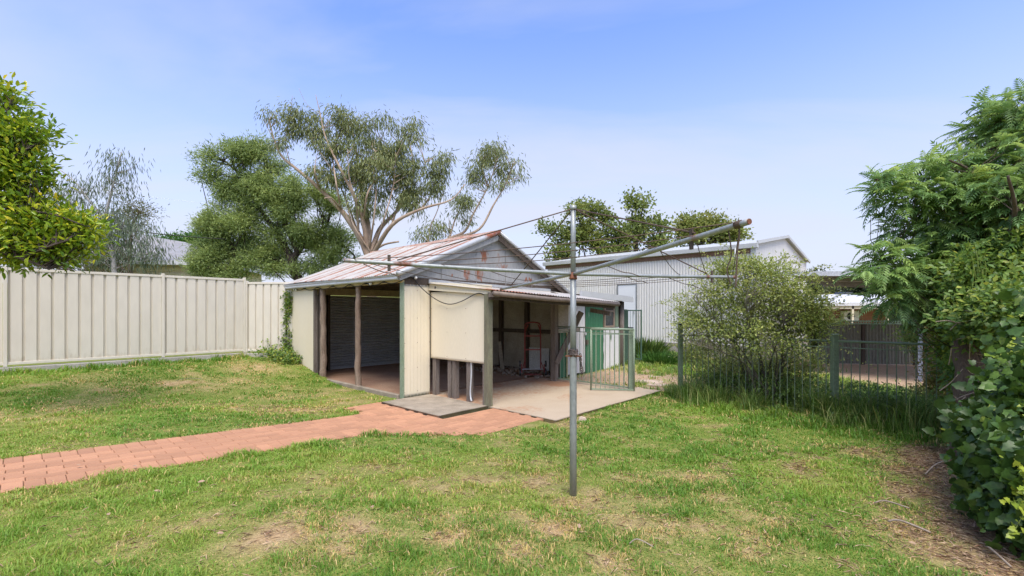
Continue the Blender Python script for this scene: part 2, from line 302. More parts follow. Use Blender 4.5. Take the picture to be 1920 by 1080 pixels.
M['litter'] = leafmat('litter', [(0.182,0.119,0.075),(0.325,0.225,0.144),(0.494,0.362,0.241),(0.260,0.138,0.081)], .0, .85, spec=.1)
M['farleaf'] = leafmat('far_leaf', [(.03,.045,.02),(.05,.07,.03),(.075,.095,.045)], .2)
M['grass'] = leafmat('lawn_blade', [(0.105,0.220,0.024),(0.149,0.286,0.031),(0.220,0.347,0.044),(0.396,0.363,0.083),(0.605,0.440,0.165),(0.682,0.517,0.231)], .35, .5)

# ------------------------------------------------------------------ the ground
SPOTS = []
for px, py, rx, ry, s in [(540,1000,75,35,.9),(480,1010,40,25,.8),(650,985,55,25,.8),(1095,945,45,18,1),(1040,985,70,22,1),(1180,985,60,20,.8),(1430,970,40,18,.9),
        (1330,1000,60,16,.7),(560,768,55,9,.9),(520,745,50,8,.6),(335,718,22,4,1),(660,752,40,8,.7),(900,900,70,14,.7),(830,920,50,12,.6),(760,850,40,8,.6),
        (1300,895,45,9,.6),(980,960,40,14,.7),(930,870,50,9,.5),(1130,860,60,8,.4),(740,1000,50,20,.5),(1240,940,40,14,.6),(1190,900,40,10,.5),(1360,800,40,4,.5),
        (600,900,80,14,.4),(1700,880,40,16,.9),(1740,930,60,24,.95),(1730,1000,70,30,.95),(1800,1050,70,30,.8),(1640,850,50,10,.5),(480,690,45,5,.9),(150,800,30,5,.4),
        (520,800,40,6,.5),(430,760,40,6,.4),(760,905,30,8,.5),(700,930,40,10,.5),(250,1040,60,20,.3),(1480,900,40,10,.35),(620,1030,60,22,.8),(860,1000,60,20,.7),(960,1030,70,24,.8),(1150,1040,60,22,.7),(380,985,50,18,.55),(700,880,50,10,.6),(1010,900,50,11,.7),(1000,870,30,7,.5),(1250,990,50,16,.7),(1330,930,40,12,.6),(820,960,50,16,.7),(1420,1010,40,16,.8),(560,960,50,14,.6),(300,760,50,7,.5),(380,730,40,5,.5),(600,740,40,6,.6),(470,720,40,5,.5),(1400,1040,40,18,.7)]:
    gx, gy = gpt(px, py); SPOTS.append((gx, gy, rx*gy/F, ry*gy*gy/(F*CH), s))
def litter_strip(x, y): return ss(-.15, .40, x-2.92-.76*(y-3.24)+.95*(fbm(x*2.1, y*2.1, 161, 3)-.5))*(1-ss(5.0, 5.8, y))*(y > 1.5)*(x > 1.8)
def dryness(x, y):
    d = .34*ss(.55, .80, fbm(x*1.1+3, y*1.1, 5, 4))+.42*ss(.55, .80, fbm(x*4.3, y*4.3, 11, 3))
    wx, wy = x+.35*(fbm(x*2, y*2, 21, 3)-.5), y+.35*(fbm(x*2, y*2, 31, 3)-.5)
    n = fbm(x*5, y*5, 41, 3)
    for gx, gy, rx, ry, s in SPOTS:
        q = ((wx-gx)/rx)**2+((wy-gy)/ry)**2
        d = np.maximum(d, s*np.exp(-q*.75)*(0.25+1.45*n))
    d = np.maximum(d, .95*litter_strip(x, y)*(.45+.9*fbm(x*3.1, y*3.1, 181, 3)))
    u, v = loc_uv(x, y)
    lush = ss(-1.2, -.7, -np.abs(v+1.9+.0*u))*(u < -1.2)          # greener strip along the near path edge
    return np.clip(d*(1-.5*lush), 0, 1)
def axis(lo, hi, step, far_lo, far_hi):
    a = list(np.arange(lo, hi+1e-6, step)); s = step; x = hi
    while x < far_hi: s *= 1.35; x += s; a.append(x)
    s = step; x = lo
    while x > far_lo: s *= 1.35; x -= s; a.insert(0, x)
    return np.array(a)
gxs = axis(-10.5, 9.5, .09, -900, 900); gys = axis(1.2, 17, .09, -60, 1200)
GX, GY = np.meshgrid(gxs, gys); Z = gz(GX, GY)
hard = on_path(GX, GY) | on_slab(GX, GY)
Z = Z+np.where(hard, -.045, .012*(fbm(GX*2.2, GY*2.2, 3, 3)-.5))
nx, ny = len(gxs), len(gys); idx = np.arange(nx*ny).reshape(ny, nx)
T = np.stack([idx[:-1,:-1], idx[:-1,1:], idx[1:,1:], idx[1:,:-1]], -1).reshape(-1, 4)
gm = bpy.data.materials.new('soil_and_thatch'); gm.use_nodes = True; t = gm.node_tree; t.nodes.clear(); L = t.links.new
o_ = N(t,'ShaderNodeOutputMaterial'); b_ = N(t,'ShaderNodeBsdfPrincipled'); b_.inputs['Roughness'].default_value = .95; b_.inputs['Specular IOR Level'].default_value = .1; L(b_.outputs[0], o_.inputs[0])
g_ = N(t,'ShaderNodeNewGeometry'); n1 = N(t,'ShaderNodeTexNoise'); n1.inputs['Scale'].default_value = 9; n1.inputs['Detail'].default_value = 8; n1.inputs['Roughness'].default_value = .7; L(g_.outputs['Position'], n1.inputs[0])
n2 = N(t,'ShaderNodeTexNoise'); n2.inputs['Scale'].default_value = 70; n2.inputs['Detail'].default_value = 5; L(g_.outputs['Position'], n2.inputs[0])
def ramp(src, cols):
    r = N(t,'ShaderNodeValToRGB'); L(src, r.inputs[0]); e = r.color_ramp.elements
    while len(e) < len(cols): e.new(.5)
    for i, (p, c) in enumerate(cols): e[i].position = p; e[i].color = (*c, 1)
    return r.outputs[0]
lawnc = ramp(n1.outputs[0], [(.3,(.10,.15,.025)),(.5,(.17,.21,.04)),(.7,(.27,.25,.075))])
strawc = ramp(n1.outputs[0], [(.3,(.27,.17,.08)),(.5,(.40,.275,.145)),(.7,(.48,.35,.20))])
dirtc = ramp(n1.outputs[0], [(.3,(.33,.21,.13)),(.5,(.40,.28,.185)),(.72,(.47,.36,.25))])
def amix(name, a, b):
    an = N(t,'ShaderNodeAttribute', attribute_name=name); m_ = N(t,'ShaderNodeMix', data_type='RGBA'); L(an.outputs['Fac'], m_.inputs[0]); L(a, m_.inputs[6]); L(b, m_.inputs[7]); return m_.outputs[2]
cc = amix('dry', lawnc, strawc); cc = amix('dirt', cc, dirtc)
hv = N(t,'ShaderNodeHueSaturation'); r_ = N(t,'ShaderNodeMapRange'); r_.inputs[1].default_value=.25; r_.inputs[2].default_value=.75; r_.inputs[3].default_value=.6; r_.inputs[4].default_value=1.35
L(n2.outputs[0], r_.inputs[0]); L(r_.outputs[0], hv.inputs['Value']); L(cc, hv.inputs['Color']); L(hv.outputs[0], b_.inputs['Base Color'])
bp_ = N(t,'ShaderNodeBump'); bp_.inputs['Strength'].default_value=.6; bp_.inputs['Distance'].default_value=.03; L(n2.outputs[0], bp_.inputs['Height']); L(bp_.outputs[0], b_.inputs['Normal'])
def dirtmask(x, y):
    u, v = loc_uv(x, y)
    a = ss(3.9, 4.1, u)*(1-ss(5.9, 7.2, u+1.2*(fbm(x*1.7, y*1.7, 53, 3)-.5)))*ss(-4.3, -3.5, v)*(1-ss(-.7, -.4, v))*ss(.22, .42, fbm(x*1.5, y*1.5, 51, 3)+.12)   # rubble by the store room
    b = ss(7.2, 8.0, x)*ss(8.6, 9.8, y)*(1-ss(19, 22, y))                                # car yard
    return np.maximum(a, b)
ground = npmesh('ground', np.stack([GX, GY, Z], -1).reshape(-1, 3), T, gm, attrs={'dry': dryness(GX, GY).ravel(), 'dirt': dirtmask(GX, GY).ravel()}, smooth=True)
tag(ground, 'patchy back yard ground of soil and thatch', None, kind='structure')

# concrete slab, pad, path
def slab_obj(name, u0, u1, v0, v1, z0, z1, m, n=40, rust=None):
    us, vs = np.linspace(u0, u1, n), np.linspace(v0, v1, n); U, V_ = np.meshgrid(us, vs); X, Y = wxy(U, V_)
    top = np.stack([X, Y, np.full_like(X, z1)+.006*(fbm(X*2, Y*2, 8, 2)-.5)], -1).reshape(-1, 3)
    ii = np.arange(n*n).reshape(n, n); T_ = np.stack([ii[:-1,:-1], ii[:-1,1:], ii[1:,1:], ii[1:,:-1]], -1).reshape(-1, 4)
    ring = np.concatenate([ii[0,:], ii[1:,-1], ii[-1,-2::-1], ii[-2:0:-1,0]]); low = top[ring].copy(); low[:,2] = z0; o = n*n; k = len(ring)
    side = np.stack([np.roll(np.arange(k), -1)+o, ring[np.roll(np.arange(k), -1)], ring, np.arange(k)+o], -1)
    at_ = {'rust': np.concatenate([rust(U, V_).ravel() if rust else np.zeros(n*n), np.zeros(k)])}
    return npmesh(name, np.concatenate([top, low]), np.concatenate([T_, side[:,::-1]]), m, attrs=at_)
sl = slab_obj('concrete_slab', .56, 3.95, -3.0, .02, -.15, .012, M['slab'], 60, lambda u, v: .62*ss(-2.5, -.6, v)*(.4+.9*fbm(u*1.5, v*1.5, 61, 3))+.35*ss(.6,.75,fbm(u*.9, v*.9, 62, 3)))
tag(sl, kind='structure')
pd = slab_obj('concrete_pad', -.46, .555, -1.62, -.06, -.12, .032, M['pad'], 24)
tag(pd, 'low dark concrete pad below the cream panel', 'concrete pad')
path = tag(empty('brick_path', (0,0,0)), kind='structure')
def place_bricks():
    spots = []                                             # u, v centre, length along u, width along v
    L_, W_, G = .25, .118, .004
    jitter = lambda: (random.random()-.5)*.004
    u = -9.0
    while u < -1.2:                                        # header courses on both edges
        for vv in (-.645, -1.595): spots.append((u+.0625, vv, .125, .25))
        u += .125
    for r in range(6):
        v = -.77-(r+.5)*.1167; u = -9.0+(.125 if r % 2 else 0)+random.random()*.03
        while u < .52: spots.append((u+.125, v, .25, .1167)); u += .25
    # apron: rows parallel to the path
    v = -1.72
    r = 0
    while v > -2.72:
        u = -1.62-(v+1.72)*1.0+(.06 if r % 2 else 0)
        while u < .5: spots.append((u+.125, v-.058, .25, .1167)); u += .25
        v -= .1167; r += 1
    for vv in (-.645, -1.595):
        u = -1.2
        while u < .5: spots.append((u+.0625, vv, .125, .25)); u += .125
    v = -.52; r = 0
    while v < .04:
        u = -1.1+(.125 if r % 2 else 0)
        while u < -.48: spots.append((u+.125, v+.058, .25, .1167)); u += .25
        v += .1167; r += 1
    for i in range(24):
        for j in range(5): spots.append((-4.99-j*.125-.06, -.45+i*.25+(.125 if j % 2 else 0), .125, .25))
    res = []
    for u, v, a, b in spots:
        if -.46 < u < .56 and -1.62 < v < -.06: continue   # under the pad
        if u-a/2 > .5: continue
        x, y = wxy(u, v)
        if y < 2.3: continue
        px = HX+F*x/y
        if px < -260: continue
        res.append((y, u, v, a, b, x))
    res.sort(); return res
def brick_mesh(a, b, h=.05, c=.005):
    m = MB(); x, y = a/2-.0016, b/2-.0016
    lv = [(-x,-y,-h),(x,-y,-h),(x,y,-h),(-x,y,-h),(-x,-y,-c),(x,-y,-c),(x,y,-c),(-x,y,-c),(-x+c,-y+c,0),(x-c,-y+c,0),(x-c,y-c,0),(-x+c,y-c,0)]
    fs = [(8,9,10,11)]+[(i, (i+1) % 4, (i+1) % 4+4, i+4) for i in range(4)]+[(i+4, (i+1) % 4+4, (i+1) % 4+8, i+8) for i in range(4)]
    return lv, fs
bmesh_cache = {}; rest = MB(); cnt = 0
RZ = math.atan2(BV[1], BV[0])
br = place_bricks()
inview = [b for b in br if HX+F*b[5]/b[0] > -5]
keep = set(id(b) for b in inview[:300])
for b in br:
    y, u, v, a, bb, x = b; z = float(gz(x, y))+.008+(random.random()-.5)*.003
    sx = math.atan(float(gz(x+.1*BV[0], y+.1*BV[1])-gz(x-.1*BV[0], y-.1*BV[1]))/.2)
    rot = Matrix.Rotation(RZ+(random.random()-.5)*.012, 4, 'Z') @ Matrix.Rotation(-sx+(random.random()-.5)*.006, 4, 'Y') @ Matrix.Rotation((random.random()-.5)*.007, 4, 'X')
    mw = Matrix.Translation((x, y, z)) @ rot
    if id(b) in keep:
        if (a, bb) not in bmesh_cache:
            lv, fs = brick_mesh(a, bb); me = bpy.data.meshes.new('brick'); me.from_pydata(lv, [], fs); me.materials.append(M['brick']); bmesh_cache[(a, bb)] = me
        o = bpy.data.objects.new('brick', bmesh_cache[(a, bb)]); COL.objects.link(o); o.parent = path; o.matrix_local = mw
    else:
        lv, fs = brick_mesh(a, bb); rest.add([mw @ Vector(p) for p in lv], fs)
tag(rest.build('brick_field', M['brick'], path), kind='stuff')

# ------------------------------------------------------------------ steel fence on the left
fe = tag(empty('steel_fence', (F1[0], F1[1], .55), math.atan2(FD[1], FD[0])), 'cream ribbed steel sheet fence along the left boundary', 'fence')
def fence_run(root, x0, widths, z0, H, y=0):
    x = x0; posts = [x0]
    for w in widths:
        n = max(1, round(w/.79)); sw = (w-.06)/n
        for k in range(n):
            s0 = x+.03+k*sw; prof = []
            m_ = 4; p = sw/m_
            for q in range(m_):
                b0 = s0+q*p; prof += [(b0, .0), (b0+p*.13, 0), (b0+p*.2, -.034), (b0+p*.93, -.034)]
            prof.append((s0+sw-.001, 0 if k < n-1 else -.034))
            V_ = [(px_, y+py_, z) for z in (z0+.03, z0+.16, z0+.42, z0+H-.03) for px_, py_ in prof]; q_ = len(prof)
            me = MB().add(V_, [(j*q_+i, j*q_+i+1, j*q_+i+1+q_, j*q_+i+q_) for j in range(3) for i in range(q_-1)]).build('fence_sheet', M['fence'], root)
            at_ = me.data.attributes.new('splash', 'FLOAT', 'POINT'); at_.data.foreach_set('value', np.repeat(np.array([.46,.30,.10,.0], np.float32), q_))
            so = me.modifiers.new('thick', 'SOLIDIFY'); so.thickness = .002; so.offset = 1
        for zz, nm in ((z0, 'bottom_rail'), (z0+H-.05, 'top_rail')):
            MB().box(x+.026, x+w-.026, y-.047, y+.012, zz, zz+.05).build(nm, M['fence'], root, bevel=.004)
        x += w; posts.append(x)
    for p in posts: MB().box(p-.027, p+.027, y-.062, y+.022, z0-.03, z0+H+.035).build('fence_post', M['fence'], root, bevel=.006)
fence_run(fe, -4.72, [2.36, 2.36, 2.36, 1.65], .03, 1.80)
p3 = F1+FD*4.01
fe2 = tag(empty('steel_fence', (p3[0]+.06, p3[1]+.05, .55), math.radians(-1.5)), 'short lower cream steel fence panel next to the creeper covered shed corner', 'fence')
fence_run(fe2, .0, [1.6], .02, 1.735)
pl = MB(); n = 30
for i in range(n):
    a = F1+FD*(-5+i*9.1/n); b = F1+FD*(-5+(i+1)*9.1/n-.0)
pl.bar((F1+FD*-5).tolist()+[.44], (F1+FD*4.08).tolist()+[.44], .16, .20)
o = pl.build('concrete_plinth', M['plinth'], None, bevel=.012); tag(o, 'grey concrete plinth under the long cream fence', 'plinth')
o = MB().bar((p3[0]+.1, p3[1]+.04, .43), (p3[0]+1.7, p3[1]+.0, .43), .16, .19).build('concrete_plinth', M['plinth'], None, bevel=.012); tag(o, 'short grey concrete plinth under the lower fence panel', 'plinth')

# ------------------------------------------------------------------ the old shed (local x along b, y along a)
SH = tag(empty('old_shed', (C0[0], C0[1], 0), RZ), 'old gabled iron shed with cream panels, open carport and lean-to', 'shed')
def grid_sheet(name, fn, ns_, nt_, mtl, parent, attr=None, smooth=True):
    S, Tt = np.meshgrid(np.linspace(0, 1, ns_), np.linspace(0, 1, nt_)); V_ = fn(S, Tt)
    ii = np.arange(ns_*nt_).reshape(nt_, ns_); T_ = np.stack([ii[:-1,:-1], ii[:-1,1:], ii[1:,1:], ii[1:,:-1]], -1).reshape(-1, 4)
    return npmesh(name, V_.reshape(-1, 3), T_, mtl, parent, attrs={k: f.ravel() for k, f in (attr or {}).items()} if attr else None, smooth=smooth)
def corr(name, p0, e1, e2, w, l, mtl, parent, pitch=.076, amp=.009, rows=6, rust=None, sag=None, aname='rust'):
    """corrugated sheet: flutes run along e2, waves repeat along e1"""
    p0, e1, e2 = np.array(p0, float), np.array(e1, float), np.array(e2, float); e1 /= np.linalg.norm(e1); e2 /= np.linalg.norm(e2); nrm = np.cross(e1, e2)
    ns_ = max(5, int(w/pitch*6)+1)
    S, Tt = np.meshgrid(np.linspace(0, w, ns_), np.linspace(0, l, rows))
    V_ = p0+S[...,None]*e1+Tt[...,None]*e2+(amp*np.sin(S/pitch*2*np.pi))[...,None]*nrm
    if sag is not None: V_[...,2] += sag(S, Tt)
    ii = np.arange(ns_*rows).reshape(rows, ns_); T_ = np.stack([ii[:-1,:-1], ii[:-1,1:], ii[1:,1:], ii[1:,:-1]], -1).reshape(-1, 4)
    r = rust(S, Tt) if rust else np.zeros_like(S)
    return npmesh(name, V_.reshape(-1, 3), T_, mtl, parent, attrs={aname: r.ravel()}, smooth=True)
EAVE, RIDGE, RU, WU, LV = 2.19, 3.25, 2.32, 4.64, 4.87
def cream_panel(name, p0, p1, z0, z1, stain):             # upright flat board from p0 to p1 (u,v), 3 cm thick
    (u0, v0), (u1, v1) = p0, p1; d = np.array([u1-u0, v1-v0]); ln = np.linalg.norm(d); d /= ln; nn = np.array([d[1], -d[0]])
    n_ = 30
    def fn(S, Tt): return np.stack([u0+S*ln*d[0], v0+S*ln*d[1], z0+Tt*(z1-z0)], -1)
    S, Tt = np.meshgrid(np.linspace(0, 1, n_), np.linspace(0, 1, n_))
    o = grid_sheet(name, fn, n_, n_, M['cream'], SH, {'stain': stain(S*ln, Tt*(z1-z0))}, smooth=False)
    so = o.modifiers.new('thick', 'SOLIDIFY'); so.thickness = .02; so.offset = -1
    return o
st0 = lambda s, t: .38*(1-ss(0, .35, t))*fbm(s*6, t*1.5, 71, 3)+.5*np.exp(-((s-.55)/.12)**2-((t-1.05)/.1)**2)*fbm(s*20, t*20, 72, 2)
cream_panel('wall_panel', (0, 3.60), (0, 4.87), .06, 2.10, st0)
cream_panel('wall_panel', (.0, .0), (.60, .0), .02, 2.075, lambda s, t: .25*(1-ss(0, .2, t))*fbm(s*8, t*2, 73, 3))
cream_panel('wall_panel', (.60, -.02), (.60, -1.57), .70, 1.93, lambda s, t: .25*(1-ss(0, .15, t))*fbm(s*9, t*2, 74, 3)+.30*np.exp(-((s-.4)/.35)**2-((t-.62)/.12)**2)*fbm(s*4,t*9,75,3)*1.2)
# cover strips and edges of the cream boards
MB().box(-.012, .02, -.022, .014, .0, 2.10).build('corner_trim', M['greenpost'], SH)
MB().box(-.015, .05, .016, .07, -.02, 2.10).build('corner_post', M['greenpost'], SH, bevel=.004)
MB().bar((.588, -.0, 2.055), (.588, -1.66, 1.935), .03, .13).build('fascia_board', M['cream'], SH, bevel=.004)
MB().bar((.565, .0, 1.985), (.565, -1.60, 1.868), .012, .035).build('cover_strip', M['cream'], SH)
MB().bar((.57, -.2, 2.03), (.57, -.2, 1.97), .02, .02).build('hook', M['darktimber'], SH)
for z in (.12,.55,1.0,1.45,1.95):
    for u in (.03,.30,.57): MB().tube([(u,-.021,z),(u,-.026,z)], .006, 6).build('nail', M['rustpipe'], SH)
for z in (.76,1.2,1.62,1.88):
    for v in (-.08,-.53,-1.04,-1.5): MB().tube([(.579,v,z),(.574,v,z)], .006, 6).build('nail', M['rustpipe'], SH)
for i in range(1, 8): MB().box(i*.075-.0025, i*.075+.0025, -.0212, -.0195, .03, 2.06).build('board_bead', M['cream'], SH)
# carport side: gutter, fascia, log posts, kerb, jambs
MB().box(-.03, .03, -.02, 4.95, 2.085, 2.18).build('fascia_board', M['creamtrim'], SH, bevel=.004)
gut = MB(); prof = [(-.03,2.135),(-.13,2.13),(-.145,2.15),(-.138,2.185),(-.152,2.205),(-.152,2.235),(-.14,2.237),(-.135,2.145),(-.03,2.15)]
k = len(prof); gv = [(x, y, z) for y in (-.06, 5.06) for x, z in prof]
gut.add(gv, [(i, i+1, i+1+k, i+k) for i in range(k-1)]+[tuple(range(k))[::-1], tuple(range(k, 2*k))])
gut.box(-.155, -.03, -.064, -.058, 2.13, 2.24); gut.box(-.155, -.03, 5.058, 5.064, 2.13, 2.24)
gut.build('gutter', M['gutter'], SH)
def log(u, v, z0, z1, r, lean=(0,0)):
    pts = [(u+lean[0]*i/9+random.uniform(-.012,.012), v+lean[1]*i/9+random.uniform(-.012,.012), z0+(z1-z0)*i/9) for i in range(10)]
    MB().tube(smooth_path(pts, 3), [r*(1.08-.16*i/27)*(1+random.uniform(-.06,.06)) for i in range(28)], 12, wob=.10).build('log_post', M['log'], SH, True)
log(.02, 3.19, -.02, 2.1, .066); log(.02, 1.62, -.02, 2.1, .056)
MB().box(-.05, .04, .1, 3.6, -.08, .075).build('kerb', M['pad'], SH, bevel=.01)
MB().box(-.03, .05, 3.53, 3.60, .0, 2.1).build('door_jamb', M['timber'], SH, bevel=.004)
MB().box(.05, .12, 3.42, 3.50, .0, 2.1).build('stud', M['darktimber'], SH)
# floor, inner walls, roller door
o = slab_obj('floor', .05, 4.6, .02, 4.85, -.1, .03, M['floor'], 40); o.parent = SH; o.matrix_parent_inverse = SH.matrix_basis.inverted() if False else Matrix.Translation((C0[0], C0[1], 0)).inverted_safe()
o.matrix_parent_inverse = (Matrix.Translation((C0[0], C0[1], 0)) @ Matrix.Rotation(RZ, 4, 'Z')).inverted()
rd = MB(); zz = np.linspace(.05, 1.99, 27*4+1)
rv = [(u, 4.80-.024*max(0, math.sin(i/4*2*math.pi))-.004*(i % 4 == 0), z) for i, z in enumerate(zz) for u in (.92, 3.5)]
rd.add(rv, [(2*i, 2*i+1, 2*i+3, 2*i+2) for i in range(len(zz)-1)]); rdo = rd.build('roller_door', M['roller'], SH)
MB().box(.92, 3.5, 4.785, 4.81, .03, .085).build('bottom_bar', M['gutter'], rdo)
MB().box(.85, .92, 4.74, 4.84, .0, 2.0).build('door_track', M['darktimber'], SH); MB().box(3.5, 3.57, 4.74, 4.84, .0, 2.0).build('door_track', M['darktimber'], SH)
MB().box(.0, 4.62, 4.76, 4.84, 2.0, 2.2).build('header_beam', M['creamtrim'], SH)
corr('end_wall_sheet', (.0, 4.85, .0), (1,0,0), (0,0,1), .9, 2.1, M['darkfence'], SH); corr('end_wall_sheet', (3.5, 4.85, 0), (1,0,0), (0,0,1), 1.12, 2.1, M['darkfence'], SH)
MB().add([(0,4.85,2.1),(WU,4.85,2.1),(WU,4.85,2.15),(RU,4.85,3.22),(0,4.85,2.15)], [(0,1,2,3,4)]).build('end_gable', M['galv'], SH)
# far wall with boards, rail and studs
for v0, v1 in ((.06,1.0),(1.06,1.96),(2.02,2.9),(2.96,3.86),(3.92,4.82)):
    MB().box(4.60, 4.625, v0, v1, 1.10, 2.12).build('wall_board', M['oldboard'], SH); MB().box(4.60, 4.625, v0, v1, .05, 1.0).build('wall_board', M['oldboard'], SH)
MB().box(4.53, 4.597, .0, 4.8, 1.0, 1.10).build('mid_rail', M['darktimber'], SH)
for v in (.04, 1.03, 1.99, 2.93, 3.89): MB().box(4.50, 4.597, v-.055, v+.055, .0, 2.12).build('stud', M['darktimber'], SH)
MB().box(4.57, 4.592, .30, .98, .04, .62).build('wall_board', M['whiteboard'], SH)
MB().box(4.53, 4.62, .0, 4.85, .0, .05).build('bottom_plate', M['darktimber'], SH)
# beam under the gable and posts
MB().box(.02, 4.6, -.02, .07, 2.06, 2.19).build('tie_beam', M['darktimber'], SH)
MB().bar((4.05,.02,2.08), (4.55,.02,1.70), .08, .05, (0,1,0)).build('bracket', M['timber'], SH)
for v in (1.6, 3.2): MB().box(.0, 4.6, v-.04, v+.04, 2.1, 2.2).build('tie_beam', M['darktimber'], SH)
# gable sheets
SPG = [(.0,.86),(.86,1.76),(1.76,2.64),(2.64,3.52),(3.52,4.64)]
rp_ = [(1.52,2.34,.11,.17),(1.85,2.36,.14,.18),(2.0,2.72,.1,.16),(2.0,2.82,.16,.07),(2.42,2.75,.05,.12),(2.55,2.55,.25,.08),(3.45,2.30,.2,.06),(3.5,2.17,.08,.12),(2.25,3.1,.1,.06),(1.1,2.25,.05,.05)]
def roofz(u): return np.where(u < RU, 2.17+(u/RU)*(RIDGE-.07-2.17), 2.08+((WU-u)/(WU-RU))*(RIDGE-.07-2.08))
for i, (u0, u1) in enumerate(SPG):
    ns_, nt_ = 60, 60
    off = -.012-.003*(i % 2)
    def fn(S, Tt):
        U = u0+S*(u1-u0); zt = roofz(U); return np.stack([U, np.full_like(U, off), 2.035+Tt*(zt-2.035)], -1)
    S, Tt = np.meshgrid(np.linspace(0, 1, ns_), np.linspace(0, 1, nt_)); P = fn(S, Tt); U, Zq = P[...,0], P[...,2]; r = np.zeros_like(U)
    for cu, cz, ru, rz_ in rp_:
        q = np.hypot((U-cu)/ru, (Zq-cz+.03*np.sin(U*60))/rz_)+.7*(fbm(U*14, Zq*4, 84, 3)-.5); r = np.maximum(r, .54*(1-ss(.5, 1.35, q))*(.5+1.0*fbm(U*12, Zq*3, 81, 3)))
    r = np.maximum(r, .33*fbm(U*7, Zq*1.2, 83, 3))
    o = grid_sheet('gable_sheet', fn, ns_, nt_, M['galv'], SH, {'rust': r})
for i, (u0, u1) in enumerate(SPG[1:]): MB().bar((u0, -.022, 2.04), (u0, -.022, float(roofz(np.array(u0)))-.01), .012, .006, (0,1,0)).build('sheet_joint', M['galv'], SH)
# main roof
RF = empty('roof', parent=SH)
sl_l = math.hypot(RU+.17, RIDGE-2.20); e2 = np.array([RU+.17, 0, RIDGE-2.20])
streak = [(.34,.12,1),(.64,.06,1),(1.20,.14,1),(1.48,.06,1),(2.05,.07,.9),(2.50,.13,1),(2.88,.06,.9),(3.35,.15,1),(3.70,.07,1),(4.3,.10,.95)]
k = 7; sw = 5.2/k
for i in range(k):
    v0 = -.12+i*sw
    def rust(S, Tt, v0=v0):
        v = S+v0; r = np.zeros_like(S)
        for c, w, a in streak: r = np.maximum(r, .85*a*np.exp(-((v-c-.01*np.sin(Tt*9))/w)**2)*(.30+1.1*fbm(v*6, Tt*1.6+c*7, 91, 3)))
        r = np.maximum(r, .5*ss(2.35, 2.62, Tt)*fbm(v*3, Tt*3, 93, 3)*1.6)
        return np.maximum(r, .30*fbm(v*3, Tt*1.1, 92, 3))
    corr('roof_sheet', (-.17, v0, 2.235+.004*(i % 2)), (0,1,0), e2, sw+.03, sl_l, M['roof'], RF, rows=40, rust=rust, amp=.008, sag=lambda S, Tt, v0=v0: -.018*np.sin((S+v0)*1.2)-.02*np.sin(Tt/2.7*np.pi))
e3 = np.array([-(WU-RU+.25), 0, RIDGE-1.98])
for i in range(k): corr('roof_sheet', (WU+.25, -.12+(i+1)*sw, 2.015+.004*(i % 2)), (0,-1,0), e3, sw+.03, float(np.linalg.norm(e3)), M['roof'], RF, rows=14, amp=.008, rust=lambda S, Tt: .4*fbm(S*3, Tt*2, 95, 3))
rc = MB(); V_ = []
for v in (-.16, 5.1):
    for du, dz in ((-.15,-.055),(-.07,-.012),(-.03,.03),(.03,.03),(.07,-.014),(.15,-.065)): V_.append((RU+du, v, RIDGE+.025+dz))
rc.add(V_, [(i, i+1, i+7, i+6) for i in range(5)])
o = rc.build('ridge_cap', mat('ridge_rust', (.34,.15,.09), (.45,.36,.3), 6, .7, .1, .1, 40), RF)
def attr0(o, nm='rust', f=None):
    me = o.data; a = me.attributes.new(nm, 'FLOAT', 'POINT'); a.data.foreach_set('value', np.array([f(v.co) if f else 0 for v in me.vertices], np.float32)); return o
brg = MB().tube([(-.19,-.13,2.225),(-.1,-.13,2.262)]+[(-.1+(RU+.1)*i/8, -.13, 2.262+(RIDGE+.02-2.262)*i/8) for i in range(1, 9)], .048, 12)
attr0(brg.build('barge_roll', M['capping'], RF, True), f=lambda c: .7 if c[0] > RU-.35 else 0)
MB().bar((-.14,-.10,2.16), (RU,-.10,RIDGE-.10), .03, .10, (0,0,1)).build('barge_board', M['galv'], RF)
attr0(MB().tube([(RU,-.13,RIDGE+.02),(WU+.22,-.13,2.05)], .034, 10).build('barge_roll', M['capping'], RF, True), f=lambda c: 0)
MB().bar((RU,-.10,RIDGE-.10), (WU+.2,-.10,1.97), .03, .10).build('barge_board', M['darktimber'], RF)
for v in np.arange(.4, 4.9, .9):
    MB().bar((-.1, v, 2.17), (RU, v, RIDGE-.06), .045, .07).build('rafter', M['darktimber'], RF); MB().bar((RU, v, RIDGE-.06), (WU+.15, v, 2.0), .045, .07).build('rafter', M['darktimber'], RF)

# lean-to
LT = empty('lean_to_roof', parent=SH)
def ltz(u, v): return (2.10-.05*(u-.55)/3.8)+v*((2.10-1.915)/1.76+.045*(u-.55)/3.8)
k = 5; sw = 3.86/k
for i in range(k):
    u0 = .52+i*sw
    def sag(S, Tt, u0=u0): return ltz(u0+S, -Tt)-2.1
    corr('roof_sheet', (u0, 0-.02, 2.10+.0035*(i % 2)), (1,0,0), (0,-1,0), sw+.03, 1.79, M['roof'], LT, rows=12, amp=.010, sag=sag,
         rust=lambda S, Tt, u0=u0: .62*(1-ss(.0, 2.4, u0+S-.5))*ss(1.1, 1.75, Tt)*(.6+.8*fbm(S*6, Tt*5, 97, 3))+.3*fbm((S+u0)*3, Tt, 98, 3))
MB().bar((.55,-.028,2.125), (4.2,-.028,2.075), .03, .09).build('flashing', M['capping'], LT); attr0(LT.children[-1])
a, b = Vector((.50,-1.80, float(ltz(.50,-1.80))-.055)), Vector((4.40,-1.80, float(ltz(4.40,-1.80))-.055))
MB().tube([a, a.lerp(b,.35)+Vector((0,0,-.012)), a.lerp(b,.7)+Vector((0,0,.004)), b], .042, 10).build('gutter', M['oldgutter'], LT, True)
